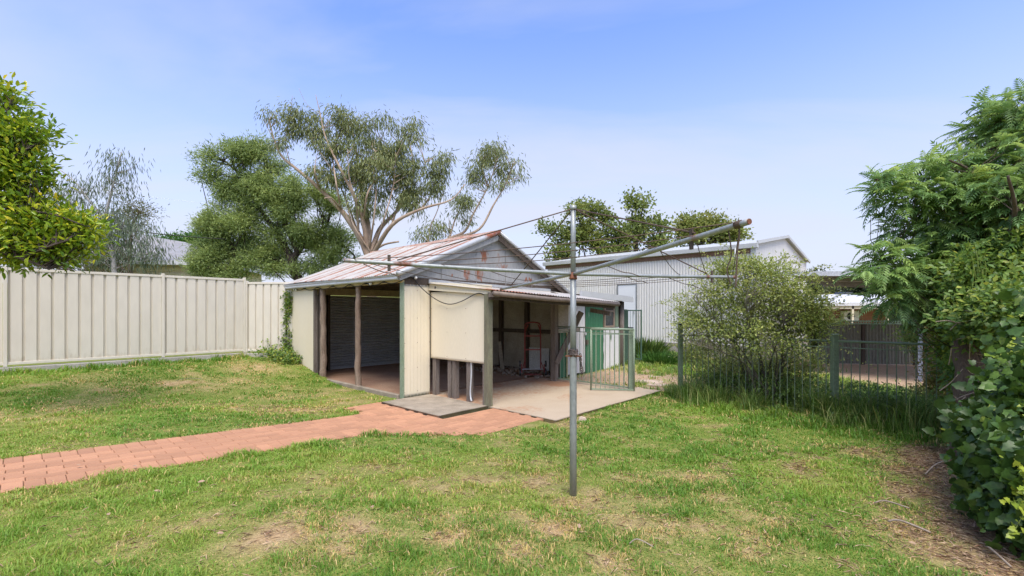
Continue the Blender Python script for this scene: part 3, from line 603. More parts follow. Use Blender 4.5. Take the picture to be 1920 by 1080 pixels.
MB().bar(a+Vector((.02,.10,-.035)), b+Vector((-.05,.10,-.035)), .06, .11).build('beam', M['darktimber'], LT)
MB().bar(a+Vector((0,.06,-.02)), a+Vector((.16,.06,-.02)), .12, .07).build('beam_end', M['timber'], LT)
for u in (.75, 1.5, 2.3, 3.1, 3.9): MB().bar((u,-1.75,float(ltz(u,-1.75))-.05), (u,0,float(ltz(u,0))-.05), .045, .07).build('rafter', M['darktimber'], LT)
MB().bar((4.36,-1.74,float(ltz(4.36,-1.74))-.07), (4.36,-.0,2.0), .04, .12).build('beam', M['timber'], LT)
MB().bar((4.20,-1.72,1.52), (4.20,-1.2,1.60), .05, .09).build('beam_end', M['timber'], LT)
MB().box(.545, .655, -1.625, -1.525, -.06, 1.86).build('post', M['mossypost'], SH, bevel=.008)
MB().box(.55, .60, -1.535, -1.485, -.06, .695).build('post', M['timber'], SH, bevel=.006)
for v, w in ((-.09,.10),(-.53,.09),(-.66,.09),(-1.04,.09)): MB().box(.626, .72, v-w/2, v+w/2, -.04, 1.0).build('post', M['timber'], SH, bevel=.008)
MB().tube(smooth_path([(.63,-1.12,.72),(.625,-1.13,.5),(.608,-1.125,.2),(.59,-1.16,.07),(.55,-1.22,.065)]), .014, 8).build('conduit', M['gutter'], SH, True)
MB().box(3.47, 3.60, -.74, -.61, -.02, 1.98).build('post', M['timber'], SH, bevel=.008)
MB().bar((3.50,-.76,.42), (4.0,-1.08,1.56), .05, .12).build('brace', M['timber'], SH)
MB().bar((3.53,-.60,1.95), (4.6,-.55,1.80), .07, .12).build('beam', M['darktimber'], SH)
MB().box(3.55, 4.6, -.64, -.58, 1.08, 1.17).build('mid_rail', M['oldboard'], SH)
MB().box(3.6, 4.2, -.575, -.56, 1.18, 1.85).build('wall_board', M['oldboard'], SH)

# store room at the right end
def paint(S, Tt): return .30*fbm(S*5, Tt*2, 101, 3)
STV = -.52
for nm, u0, u1, z0, z1, mt, rf in (('wall_sheet',3.95,4.20,.02,1.55,'greensheet',None),('door',4.20,4.98,.06,1.72,'whitesheet',None),('wall_sheet',5.0,5.84,.02,1.72,'greensheet',None),
        ('wall_sheet',5.84,6.74,.02,1.14,'whitesheet',lambda S,Tt: .75*np.exp(-((S-.38)/.03)**2-((Tt-.85)/.12)**2)+.6*(1-ss(0,.03,S))*fbm(S*30,Tt*5,5,2)*1.3+.25*fbm(S*5,Tt*2,6,3))):
    corr(nm, (u0, STV, z0), (1,0,0), (0,0,1), u1-u0-.01, z1-z0, M[mt], SH, rows=20, rust=rf or paint, amp=.008)
MB().box(4.93, 4.985, STV-.045, STV-.018, .98, 1.05).build('padlock', M['gutter'], SH); MB().box(4.99, 5.12, STV-.03, STV-.012, .74, .86).build('hasp', M['darktimber'], SH)
MB().box(4.18, 4.205, STV-.03, STV+.02, .02, 1.72).build('door_jamb', M['creamtrim'], SH)
wn = empty('window', parent=SH)
for b_4 in ((5.86,5.90,1.15,1.74),(6.32,6.37,1.15,1.74),(5.90,6.32,1.15,1.19),(5.90,6.32,1.56,1.60)): MB().box(b_4[0], b_4[1], STV-.03, STV+.02, b_4[2], b_4[3]).build('window_frame', M['frame'], wn)
MB().box(5.90, 6.32, STV-.005, STV+.002, 1.19, 1.56).build('pane', M['glass'], wn)
MB().box(5.9, 6.32, STV-.01, STV+.01, 1.60, 1.78).build('wall_board', M['darktimber'], SH)
MB().box(6.42, 6.58, STV-.02, STV+.01, 1.15, 1.78).build('wall_board', M['greenpost'], SH)
MB().tube([(6.72,STV-.04,-.02),(6.70,STV-.05,.9),(6.72,STV-.04,1.84)], [.075,.07,.065], 8, wob=.15).build('post', M['timber'], SH, True)
MB().box(3.95, 6.74, STV+.03, STV+.06, .0, 1.8).build('inner_lining', M['darktimber'], SH)
MB().box(6.70, 6.74, STV, 2.4, .0, 1.85).build('side_wall', M['oldboard'], SH)
MB().box(3.6, 6.8, STV-.02, STV+.06, 1.74, 1.86).build('top_plate', M['darktimber'], SH)
corr('store_roof', (4.45, STV-.22, 1.985), (1,0,-.03), (0,1,.045), 2.45, 3.0, M['roof'], SH, rows=8)
MB().bar((4.42,STV-.25,1.99), (6.95,STV-.25,1.905), .05, .15).build('fascia_board', M['bigtrim'], SH)

# string of lights
SL = tag(empty('string_lights', (C0[0], C0[1], 0), RZ), 'black festoon cable with white bulbs along the shed gutter and cream panel', 'string lights')
def cable(pts, r=.008): MB().tube(smooth_path(pts, 5), r, 6).build('cable', M['bwire'], SL, True)
pts = []
hooks = [4.55,4.05,3.35,2.6,1.85,1.2,.55,-.03]
for a, b in zip(hooks[:-1], hooks[1:]):
    for q in range(4): t_ = q/4; pts.append((-.05, a+(b-a)*t_, 2.12-.28*min(1, (a-b)/.75)*.5*t_*(1-t_)*1.6))
pts.append((-.05,-.05,2.12)); pts.append((.1,-.05,2.19)); pts.append((.2,-.05,2.17)); cable(pts)
cable([(.2,-.05,2.17),(.35,-.08,2.0),(.53,-.25,1.80),(.555,-.6,1.70),(.555,-.95,1.745),(.555,-1.3,1.86),(.555,-1.45,1.865),(.56,-1.62,1.80)])
for p in ((-.06,4.5,2.10),(-.06,4.62,2.11),(-.07,.98,2.10),(.23,-.07,2.18)):
    m_ = MB(); nn = 8
    for j in range(7):
        th = math.pi*j/6; 
        for q in range(nn): m_.v.append((p[0]+.03*math.sin(th)*math.cos(q*2*math.pi/nn)*.9, p[1]+.04*math.cos(th), p[2]+.03*math.sin(th)*math.sin(q*2*math.pi/nn)*.9))
    for j in range(6):
        for q in range(nn): m_.f.append((j*nn+q, j*nn+(q+1) % nn, (j+1)*nn+(q+1) % nn, (j+1)*nn+q))
    bo = m_.build('bulb', M['bulb'], SL, True); MB().tube([(p[0],p[1]+.03,p[2]),(p[0],p[1]+.08,p[2]+.005)], .018, 8).build('lamp_holder', M['bwire'], bo)
for v in hooks[1:-1]: MB().box(-.055, -.028, v-.03, v+.03, 2.10, 2.13).build('clip', M['bwire'], SL)

# red trolley inside the lean-to
TR = tag(empty('hand_trolley', (*wxy(3.72, .12), .03), RZ+math.radians(-47)), 'red stair climbing hand trolley inside the lean-to', 'trolley')
for s in (-1, 1):
    MB().tube(smooth_path([(s*.19,.0,.12),(s*.19,.06,.7),(s*.19,.10,1.12)]), .017, 8).build('frame_tube', M['red'], TR, True)
    MB().tube(smooth_path([(s*.19,.09,1.0),(s*.17,.0,1.12),(s*.12,-.12,1.22)]), .015, 8).build('handle', M['red'], TR, True)
    MB().tube([(s*.19,.04,.36),(s*.25,-.10,.18)], .012, 6).build('strut', M['red'], TR)
    h = Vector((s*.27,-.02,.16)); ws = [h+Vector((0, .13*math.cos(a), .13*math.sin(a))) for a in (math.radians(90), math.radians(210), math.radians(330))]
    sp = MB().add([w+Vector((dx_,0,0)) for dx_ in (-.012,.012) for w in ws], [(0,2,1),(3,4,5),(0,1,4,3),(1,2,5,4),(2,0,3,5)]).build('wheel_bracket', M['red'], TR)
    for w in ws:
        wh = MB().tube([w+Vector((s*.02,0,0)), w+Vector((s*.055,0,0))], .075, 16).build('wheel', M['rubber'], TR); MB().tube([w+Vector((s*.015,0,0)), w+Vector((s*.06,0,0))], .03, 10).build('hub', M['gutter'], wh)
MB().tube(smooth_path([(-.19,.10,1.10),(-.17,.11,1.24),(0,.12,1.28),(.17,.11,1.24),(.19,.10,1.10)]), .017, 8).build('top_handle', M['red'], TR, True)
for z in (.62, .95): MB().bar((-.19,.05+.04*(z-.6),z), (.19,.05+.04*(z-.6),z), .02, .03).build('cross_bar', M['red'], TR)
MB().tube([(-.28,-.02,.16),(.28,-.02,.16)], .012, 8).build('axle', M['gutter'], TR)
MB().bar((-.2,-.10,.05), (.2,-.10,.05), .22, .012).build('toe_plate', M['red'], TR)
for i, (u, v, dz, lab) in enumerate(((3.9,1.75,1.15,'pale timber offcut leaning in the dark corner of the lean-to, taller one'),(4.05,1.45,.75,'short pale timber offcut leaning in the dark lean-to beside a taller one'))):
    x, y = wxy(u, v)
    m_ = MB().bar((x,y,.03), (x-.10,y+.32,dz), .10, .025)
    tag(m_.build('timber_offcut', M['oldboard']), lab, 'timber')
rub = MB()
for i in range(170):
    u, v = random.uniform(3.3, 4.5), random.uniform(-.3, 2.6); x, y = wxy(u, v); s = random.uniform(.015, .05)
    rub.bar((x,y,.03+s/2), (x+random.uniform(-.1,.1),y+random.uniform(-.1,.1),.03+s/2+.01), s, s)
tag(rub.build('floor_rubbish', M['litter'] if False else M['stick']), 'scattered twigs and rubbish on the lean-to floor', 'rubbish', kind='stuff')

# ------------------------------------------------------------------ rotary clothes line
MX, MY = .52, 3.89; MZ = float(gz(MX, MY))
CLH = tag(empty('rotary_clothesline', (MX, MY, MZ)), 'old galvanised rotary clothes line standing on the lawn', 'clothes line')
attr0(MB().tube([(0,0,-.1),(.0,0,.6),(0,0,1.19),(0,0,1.195)], .030, 20).build('mast', M['pipe'], CLH, True)); attr0(MB().tube([(0,0,1.15),(0,0,1.5),(0,0,1.86)], .0258, 20).build('mast_sleeve', M['pipe'], CLH, True))
attr0(MB().tube([(0,0,1.84),(0,0,2.2),(0,0,2.45)], .0215, 16).build('inner_mast', M['pipe'], CLH, True))
MB().tube([(0,0,1.835),(0,0,1.85),(0,0,1.85),(0,0,1.895)], [.031,.037,.031,.031], 16).build('collar', M['rustpipe'], CLH, True)
MB().tube([(0,0,2.425),(0,0,2.428),(0,0,2.462)], [.022,.028,.027], 14).build('cap', M['pipe'], CLH, True); attr0(CLH.children[-1])
th = math.radians(20.5); d1 = Vector((math.cos(th), math.sin(th), 0)); d2 = Vector((math.sin(th), -math.cos(th), 0))
ENDS = [(-d1*1.825, 1.926), (d1*1.81, 1.902), (d2*1.79, 1.998), (-d2*1.88, 1.838)]
armnames = []
for q, (e, z) in enumerate(ENDS):
    e3_ = Vector((e.x, e.y, z)); s0 = Vector((0,0,1.882))+e.normalized()*.02
    mid = s0.lerp(e3_, .5)+Vector((0,0,-.004))
    P_ = [s0, s0.lerp(mid,.5), mid, mid.lerp(e3_,.6), e3_]
    attr0(MB().tube(smooth_path(P_, 6), .0155, 14).build('arm', M['pipe'], CLH, True), f=lambda c: .55 if 1.38 < math.hypot(c[0], c[1]) < 1.50 else (.5 if math.hypot(c[0], c[1]) > 1.76 else 0))
    if q in (0, 2, 1):
        r = e.length; pb = e3_.lerp(s0, .22 if q == 2 else .17); MB().bar(pb+Vector((0,0,-.06)), pb+Vector((0,0,.06)), .012, .022, e.normalized()).build('wire_bracket', M['darktimber'], CLH)
top = Vector((0,0,2.43))
for e, z in ENDS: MB().tube([top+e.normalized()*.02, Vector((e.x*.80, e.y*.80, 1.882+(z-1.882)*.80+.025))], .0055, 6).build('stay_rod', M['wire'], CLH)
def armpt(q, f): e, z = ENDS[q]; return Vector((e.x*f, e.y*f, 1.882+(z-1.882)*f+.012))
for f in (.97, .80, .62, .45):
    for qa, qb in ((0,2),(2,1),(1,3),(3,0)):
        if f == .45 and (qa, qb) in ((2,1),(0,2)): continue
        a, b = armpt(qa, f), armpt(qb, f); P_ = [a.lerp(b, i/8)+Vector((0,0,-(.05+.03*f)*4*(i/8)*(1-i/8)*.4)) for i in range(9)]
        MB().tube(P_, .0028, 5).build('line_wire', M['wire'], CLH)
for q, f, dz, dl in ((2,.93,.30,.02),(1,.3,.08,.3),(1,.55,.12,.5),(2,.3,.1,.4),(0,.93,.12,.35)):     # dangling ends
    a = armpt(q, f); b = a+Vector((dl*.7, dl*.3, -dz)); MB().tube(smooth_path([a+Vector((0,0,-.03)), a.lerp(b,.4)+Vector((.01,0,-.03)), a.lerp(b,.75)+Vector((-.012,.01,0)), b]), .0035, 5).build('loose_wire', M['wire'], CLH)
MB().tube(smooth_path([armpt(2,.965)+Vector((0,0,.012)), armpt(2,.965)+Vector((.004,0,-.07)), armpt(2,.965)+Vector((-.004,.003,-.14)), armpt(2,.965)+Vector((-.012,.005,-.32))]), .004, 6).build('loose_wire', M['wire'], CLH)
for e, z in ENDS: MB().tube([Vector((e.x, e.y, z))+e.normalized()*-.005, Vector((e.x, e.y, z))+e.normalized()*.004], .0142, 14).build('end_plug', M['rustpipe'], CLH)
ce, cz = ENDS[2]; MB().tube([Vector((ce.x*.955,ce.y*.955,cz-.004)), Vector((ce.x*.975,ce.y*.975,cz-.002))], .0195, 12).build('wire_wrap', M['wire'], CLH)
# chain wrapped round the mast
def link(m_, c, d, r=.012):
    d = Vector(d).normalized(); s = d.cross(Vector((random.random(), random.random(), .3))).normalized(); pts_ = [Vector(c)+d*math.cos(a)*r*1.5+s*math.sin(a)*r for a in [i*math.pi/4 for i in range(9)]]
    m_.tube(pts_, .0038, 5, cap=False)
ch = MB()
for ring in range(3):
    for i in range(16): a = i*2*math.pi/16; link(ch, (.0335*math.cos(a), .0335*math.sin(a), 1.20+ring*.013+.008*math.sin(a*3+ring)), (-math.sin(a), math.cos(a), .4))
for i in range(9): link(ch, (.055+.002*i, -.02, 1.19-i*.018), (.1,0,1))
ch.build('chain', M['chain'], CLH)
MB().tube([(-.07,-.02,1.185),(.07,-.03,1.185)], .006, 6).build('pin', M['rustpipe'], CLH)

# ------------------------------------------------------------------ green gate and fences on the right
def panel_fence(root, a, b, h, ztop, mtl, sp=.095, gap=.06, top=.035, second=True, pick=.0065):
    a, b = Vector(a), Vector(b); d = b-a; ln = d.length
    za, zb = a.z, b.z; T_ = Vector((0,0,ztop))
    MB().tube([a+T_, b+T_], top/2, 10).build('top_rail', mtl, root, True)
    if second: MB().bar(a+T_*.92, b+T_*.92, .008, .014).build('second_rail', mtl, root)
    MB().bar(a+Vector((0,0,gap)), b+Vector((0,0,gap)), .025, .025).build('bottom_rail', mtl, root)
    n_ = int(ln/sp)
    for i in range(1, n_):
        p = a.lerp(b, i/n_); MB().tube([p+Vector((0,0,gap)), p+T_], pick, 6, cap=False).build('picket', mtl, root)
def fpost(root, p, h, mtl, w=.075, cap=True):
    MB().box(p[0]-w/2, p[0]+w/2, p[1]-w/2, p[1]+w/2, p[2]-.1, p[2]+h).build('post', mtl, root, bevel=.006)
    if cap: MB().box(p[0]-w*.58, p[0]+w*.58, p[1]-w*.58, p[1]+w*.58, p[2]+h, p[2]+h+.02).build('post_cap', M['blackcap'], root, bevel=.005)
GPx, GPy = 2.36, 8.98
g1 = tag(empty('tubular_gate', (GPx, GPy, .0), 0), 'open sage green tubular gate on the concrete beside the lean-to', 'gate')
ga, gb = Vector((-.80,.06,.02)), Vector((.02,-.05,.02))
for p in (ga, gb): MB().tube([p, p+Vector((0,0,1.2))], .017, 10).build('stile', M['gate'], g1, True)
panel_fence(g1, ga, gb, 1.2, 1.2, M['gate'], .085, .02, .038, True, .0075)
f1 = tag(empty('tubular_fence', (GPx, GPy, 0), 0), 'sage green tubular fence behind the open gate, running to the lean-to post', 'fence')
fpost(f1, Vector((-.02,.06,0)), 1.24, M['gate'], .085)
panel_fence(f1, Vector((-.05,.10,.02)), Vector((-1.36,1.32,.03)), 1.2, 1.2, M['gate'], .1, .04, .03, True, .007)
f2 = tag(empty('tubular_fence', (3.07, 8.34, 0), 0), 'dark sage green tubular fence under the overgrown shrub at right', 'fence')
q0, q1, q2 = Vector((0,0,0)), Vector((1.63,-1.67,0)), Vector((3.33,-3.34,0))
M['fencegreen'] = mat('faded_green_steel', (.125,.165,.10), (.155,.20,.125), 4, .5, 0, .05, 50)
fpost(f2, q0, 1.33, M['fencegreen'], .072); fpost(f2, q1, 1.22, M['fencegreen'], .08, False); MB().box(1.63-.045,1.63+.045,-1.67-.045,-1.67+.045,1.22,1.245).build('post_cap', M['gate'], f2, bevel=.01)
panel_fence(f2, q0, q1, 1.2, 1.14, M['fencegreen'], .098, .07, .034); panel_fence(f2, q1, q2, 1.2, 1.14, M['fencegreen'], .098, .07, .034)
f3 = tag(empty('tubular_gate', (3.2, 13.0, .1), 0), 'dark green picket gate standing beside the big zinc shed door', 'gate')
MB().box(-.05,.05,-.05,.05,-.1,1.53).build('post', M['gatedark'], f3)
for x in (.08, .47): MB().box(x-.018,x+.018,-.02,.02,.1,1.52).build('stile', M['gatedark'], f3)
panel_fence(f3, Vector((.08,0,0)), Vector((.47,.0,0)), 1.4, 1.5, M['gatedark'], .075, .12, .035, False)
f4 = tag(empty('fence_post', (*at(1277, 620, 10.6).xy, .05), 0), 'lone sage green steel post with black cap behind the shrub', 'post')
fpost(f4, Vector((0,0,0)), 1.56, M['gate'], .065)

# ------------------------------------------------------------------ big zinc shed
BS = tag(empty('zinc_shed', (7.4, 13.97, 0), math.atan2(BV[1], BV[0])), 'large pale corrugated zinc shed with white door behind the old shed', 'shed')
BL, BW, BE, BR = 8.05, 7.5, 3.66, 4.27; ZB = .50
# long wall is at local x=0 running along +y (a); gable end at y=0 running along +x
k = 10; sw = BL/k
for i in range(k): corr('wall_sheet', (0, i*sw, ZB), (0,1,0), (0,0,1), sw, BE-ZB-.10, M['bigshed'], BS, amp=.020, pitch=sw/8, rows=4)
k = 9; sw = BW/k
for i in range(k):
    x0 = i*sw
    def gtop(x): return BE+(BR-BE)*(1-abs(x-BW/2)/(BW/2))
    n_ = int(sw/.2); ps = []; m_ = MB()
    xs = np.linspace(x0, x0+sw, 26); vs = []
    for x in xs: yy = -.006*math.sin(x/.19*2*math.pi); vs += [(x, yy, ZB), (x, yy, gtop(x)-.03)]
    m_.add(vs, [(2*j, 2*j+2, 2*j+3, 2*j+1) for j in range(25)]).build('gable_sheet', M['bigshed'], BS, True)
for i in range(20):
    yy = i*.4; MB().box(-.05, .1, yy+.003, yy+.397, .26, ZB).build('block', M['block'], BS); MB().box(-.05, .1, yy-.197 if i else 0, yy+.197, .0, .257).build('block', M['block'], BS)
MB().box(.0, BW, -.04, .1, -.6, ZB).build('base_wall', M['block'], BS)
gt = MB(); gp = [(-.02,BE-.16),(-.15,BE-.15),(-.16,BE-.02),(-.15,BE+.0),(-.02,BE+.02)]; k = len(gp)
gt.add([(x, y, z) for y in (-.12, BL+.15) for x, z in gp], [(i, i+1, i+1+k, i+k) for i in range(k-1)]+[tuple(range(k))[::-1], tuple(range(k, 2*k))]); gt.build('gutter', M['bigtrim'], BS)
MB().box(-.03, .02, .0, BL+.1, BE-.30, BE-.14).build('eave_batten', mat('rust_brown_batten', (.16,.09,.06), (.22,.13,.09), 5, .8), BS)  # brown strip along the top of the long wall, below the gutter
rfm = MB().add([(-.1,-.1,BE-.0),(BW/2,-.1,BR+.02),(BW/2,BL+.15,BR+.02),(-.1,BL+.15,BE+.0),(BW+.1,-.1,BE),(BW+.1,BL+.15,BE)], [(0,1,2,3),(1,4,5,2)]).build('roof', M['bigtrim'], BS)
MB().bar((-.1,-.11,BE+.01), (BW/2,-.11,BR+.03), .05, .10).build('barge_cap', M['bigtrim'], BS); MB().bar((BW/2,-.11,BR+.03), (BW+.1,-.11,BE+.01), .05, .10).build('barge_cap', M['bigtrim'], BS)
MB().box(-.06, .03, -.05, .09, .2, BE-.1).build('corner_flashing', M['bigtrim'], BS)
MB().tube([(-.11,.5,.3),(-.11,.5,BE-.1)], .045, 10).build('downpipe', M['bigtrim'], BS, True)
M['doorframe'] = mat('grey_door_frame', (.24,.25,.25), (.2,.21,.21), 3, .5, 0, .02, 30)
# white door in the long wall
xd = lambda px: (( (px-HX)/F*13.97-7.4)/(-.7314-(px-HX)/F*.6820))
ya, yb = xd(1193), xd(1160)
do = MB().box(-.035, .0, ya, yb, .55, 2.55).build('door', M['whitedoor'], BS, bevel=.004)
for c in ((ya-.05, ya, .5, 2.6),(yb, yb+.05, .5, 2.6),(ya, yb, 2.55, 2.6)): MB().box(-.05, .01, *c).build('door_frame', M['doorframe'], BS)
MB().bar((-.06,ya+.06,1.5), (-.06,ya+.06,1.62), .03, .03).build('handle', M['gutter'], do)
MB().bar((-.3,.08,3.0), (-.02,.08,3.0), .05, .05).build('light_arm', M['bigtrim'], BS); MB().tube([(-.3,.08,3.02),(-.3,.08,2.90)], [.05,.11], 12).build('flood_light', M['ac'], BS)

# ------------------------------------------------------------------ awning, far fence, far house
AW = tag(empty('skillion_carport', (9.32, 10.0, 0), RZ), 'open flat roofed zinc carport on grey steel posts at right', 'carport')
# local x = b (depth), y = a (to the left)
aw = MB(); n_ = 60
vs = []
for j, x in enumerate(np.linspace(0, 6.5, 3)):
    for i in range(n_+1): y = -3.2+i*(6.3/n_); vs.append((x, y, 2.41+.054*(y)+.012*(1 if i % 4 < 2 else -1)-.0*x))
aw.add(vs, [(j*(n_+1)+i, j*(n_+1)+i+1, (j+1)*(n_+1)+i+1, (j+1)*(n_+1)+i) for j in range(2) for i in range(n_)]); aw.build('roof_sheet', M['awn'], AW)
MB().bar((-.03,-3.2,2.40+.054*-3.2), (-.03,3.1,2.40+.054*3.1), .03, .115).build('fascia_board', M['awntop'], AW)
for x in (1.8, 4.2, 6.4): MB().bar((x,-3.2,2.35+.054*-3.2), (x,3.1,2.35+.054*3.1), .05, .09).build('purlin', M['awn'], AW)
for p in ((.12,.30),(6.2,-2.6),(.12,-2.9)):
    x, y = 9.32+p[0]*BV[0]+p[1]*AV[0], 10+p[0]*BV[1]+p[1]*AV[1]; zg = float(gz(x, y)); MB().box(p[0]-.04, p[0]+.04, p[1]-.04, p[1]+.04, zg-.05, 2.38+.054*p[1]).build('post', M['greypost'], AW, bevel=.004)
FF = tag(empty('iron_fence', (10.5, 16.0, float(gz(10.5, 16.0))), 0), 'weathered dark corrugated fence with green lattice top beyond the carport', 'fence')
zf = 0
for i in range(6):
    p0 = (.0+i*.80, -.11*i, .03); corr('fence_sheet', p0, (1,-.14,0), (0,0,1), .83, 1.40, M['darkfence'], FF, rows=3, amp=.014, pitch=.1)
MB().bar((-.1,.02,1.50), (4.9,-.65,1.50), .04, .04).build('top_rail', M['greencap'], FF)
for i in range(60): x = i*.081; MB().bar((x,-.01-.137*x,1.40), (x,-.01-.137*x,1.53), .03, .012, (0,1,0)).build('lattice_slat', M['greencap'], FF)
MB().bar((-.1,-.02,1.41), (4.9,-.69,1.41), .04, .03).build('mid_rail', M['greencap'], FF)
for x in (.0, 1.6, 3.2, 4.8): MB().box(x-.05, x+.05, -.137*x-.04, -.137*x+.05, .0, 1.4).build('post', M['darktimber'], FF)
HX0 = tag(empty('brick_house', (16.0, 24.0, float(gz(16.5, 24))), 0), 'far red brick house with pale roof and cream verandah posts', 'house')
ze = 2.0-float(gz(16.5, 24))
MB().box(1.3, 9.5, 1.0, 1.15, 0, ze).build('wall', M['hbrick'], HX0); MB().box(1.3, 1.45, 1.15, 9, 0, ze).build('wall', M['hbrick'], HX0)
hr = MB().add([(-.3,-.5,ze),(10,-.5,ze),(10,9,ze),(-.3,9,ze),(3.2,4.2,ze+.62),(10,4.2,ze+.62)], [(0,1,5,4),(0,4,3),(4,5,2,3),(0,3,2,1)]).build('roof', M['hroof'], HX0)
MB().box(-.34, 10, -.54, -.49, ze-.14, ze+.03).build('gutter', M['hroof'], HX0); MB().box(-.34, -.29, -.54, 9, ze-.14, ze+.03).build('gutter', M['hroof'], HX0)
MB().box(-.2, 10, -.45, -.38, ze-.3, ze-.14).build('verandah_beam', M['hcream'], HX0)
for x in (0.0, 1.55, 3.35, 6.0): MB().box(x-.05, x+.05, -.45, -.35, 0, ze-.1).build('verandah_post', M['hcream'], HX0)
for i in range(6): MB().box(.2+i*.22-.025, .2+i*.22+.025, 2.0, 2.08, 0, ze-.1).build('baluster', M['frame'], HX0)
acu = MB().box(1.95, 2.75, .72, 1.0, ze-.95, ze-.4).build('air_conditioner', M['ac'], HX0); 
MB().tube([(2.3,.72,ze-.68),(2.3,.70,ze-.68)], .2, 16).build('fan_grille', M['rubber'], acu)
w_ = MB().box(4.4, 5.6, .97, 1.0, ze-1.3, ze-.35).build('window', M['hcream'], HX0); MB().box(4.5, 5.5, .95, .97, ze-1.22, ze-.43).build('pane', M['hwin'], w_)
def car(loc, rz, paint_, label):
    c = tag(empty('parked_car', loc, rz), label, 'car', 'cars parked on the far rise')
    prof = [(-2.1,.35),(-2.15,.8),(-1.9,.95),(-1.3,1.42),(.5,1.45),(1.1,.98),(2.0,.88),(2.15,.6),(2.1,.35)]; k = len(prof)
    MB().add([(x, y, z) for y in (-.85,.85) for x, z in prof], [tuple(range(k)), tuple(range(k, 2*k))[::-1]]+[(i, i+k, (i+1) % k+k, (i+1) % k) for i in range(k)]).build('body', paint_, c, bevel=.05)
    for y in (-.86, .86): MB().add([(-1.6,y*1.005,.98),(-1.2,y*1.005,1.36),(.4,y*1.005,1.38),(.9,y*1.005,.98)], [(0,1,2,3)]).build('window', M['hwin'], c)
    for x in (-1.35, 1.35):
        for y in (-.8, .8): MB().tube([(x,y-.1,.33),(x,y+.1,.33)], .33, 14).build('wheel', M['rubber'], c)
for px, py, D, pm, lab in ((1566,562,72,'carw','small white car parked on the far rise'),(1585,559,76,'card','small dark car parked on the far rise')):
    p = at(px, py, D); car((p.x, p.y, float(gz(p.x, p.y))), .4, M[pm], lab)
# neighbour's house on the left (drawn 1.28 times the nominal size below)
NH = tag(empty('neighbour_house', (-19.9, 21.3, .55), math.radians(12)), 'cream house with old grey roof behind the cream fence', 'house')
MB().box(0, 4.4, 0, 5, 0, 2.62).build('wall', M['hcream'], NH)
def hip(S, Tt): return None
rv = [(-.4,-.4,2.66),(4.7,-.4,2.66),(4.7,5.4,2.66),(-.4,5.4,2.66),(.6,2.5,4.0),(2.2,2.5,3.75)]
for f in ((0,1,5,4),(1,2,5),(2,3,4,5),(3,0,4)): attr0(MB().add([rv[i] for i in f], [tuple(range(len(f)))]).build('roof_plane', M['oldroof'], NH), f=lambda c: .3)
MB().box(-.45, 4.75, -.46, -.40, 2.52, 2.68).build('gutter', M['awntop'], NH); MB().box(4.70, 4.76, -.4, 5.4, 2.52, 2.68).build('gutter', M['awntop'], NH)
for i in range(9): MB().box(.0, 4.4, -.03, -.0, 2.3-i*.2, 2.46-i*.2).build('weatherboard', M['hcream'], NH)
NH.scale = (1.28, 1.28, 1.28)
for k_, (a, b, lab) in enumerate((((60,402,14),(420,448,17.5),'thick dark power cable across the sky behind the fence, lower one'),((180,355,60),(560,402,70),'thin faint power line across the sky, upper one'))):
    A_, B_ = at(*a), at(*b); P_ = [A_.lerp(B_, i/12)+Vector((0,0,-.12*4*(i/12)*(1-i/12))) for i in range(13)]
    tag(MB().tube(P_, .017 if k_ == 0 else .014, 5).build('power_line', M['bwire'] if k_ == 0 else M['gutter']), lab, 'power line')

# ------------------------------------------------------------------ plants
def nrmz(a): return a/np.maximum(np.linalg.norm(a, axis=-1, keepdims=True), 1e-9)
LEAF4 = (np.array([[0,0,0],[.42,.5,.06],[1,0,-.04],[.42,-.5,.06]]), np.array([[0,1,2],[0,2,3]]))
LEAF6 = (np.array([[0,0,0],[.28,.42,.07],[.68,.40,.05],[1,0,-.10],[.68,-.40,.05],[.28,-.42,.07],[.5,0,-.0]]), np.array([[0,6,1],[1,6,2],[2,6,3],[3,6,4],[4,6,5],[5,6,0]])[:, ::-1])
_iv = [(0,0),(-.14,.28),(.10,.52),(.34,.40),(.58,.44),(.72,.24),(1,0),(.72,-.24),(.58,-.44),(.34,-.40),(.10,-.52),(-.14,-.28)]
IVY = (np.array([[x, y, .24*abs(y)-.22*x*x] for x, y in _iv]+[[.35,0,.0]]), np.array([[12, i, (i+1) % 12] for i in range(12)])[:, ::-1])
def frond(pairs=8, bip=True):
    V_ = []; T_ = []
    def leaflet(p, d, l, w):
        s = np.array([-d[1], d[0], 0]); o = len(V_)
        V_.extend([p, p+d*l*.4+s*w/2+np.array([0,0,.01]), p+d*l+np.array([0,0,-.03*l*8]), p+d*l*.4-s*w/2+np.array([0,0,.01])]); T_.extend([[o,o+1,o+2],[o,o+2,o+3]])
    rach = lambda t: np.array([t, 0, .06*math.sin(t*2)-.32*t*t])
    for i in range(pairs):
        t = .14+.84*i/(pairs-1); p = rach(t); l = .32*(1-.55*abs(t-.45)/.55)
        for s in (-1, 1):
            a = math.radians(58-18*t)*s; d = np.array([math.cos(a), math.sin(a), -.15]); d /= np.linalg.norm(d)
            leaflet(p, d, l, l*.28)
    leaflet(rach(.97), np.array([1,0,-.5])/1.118, .24, .07)
    o = len(V_)
    for i in range(5):
        p = rach(i/4); V_.extend([p+np.array([0,.006,0]), p-np.array([0,.006,0])])
    for i in range(4): a = o+2*i; T_.extend([[a,a+1,a+3],[a,a+3,a+2]])
    return np.array(V_), np.array(T_)
FROND = frond(9)
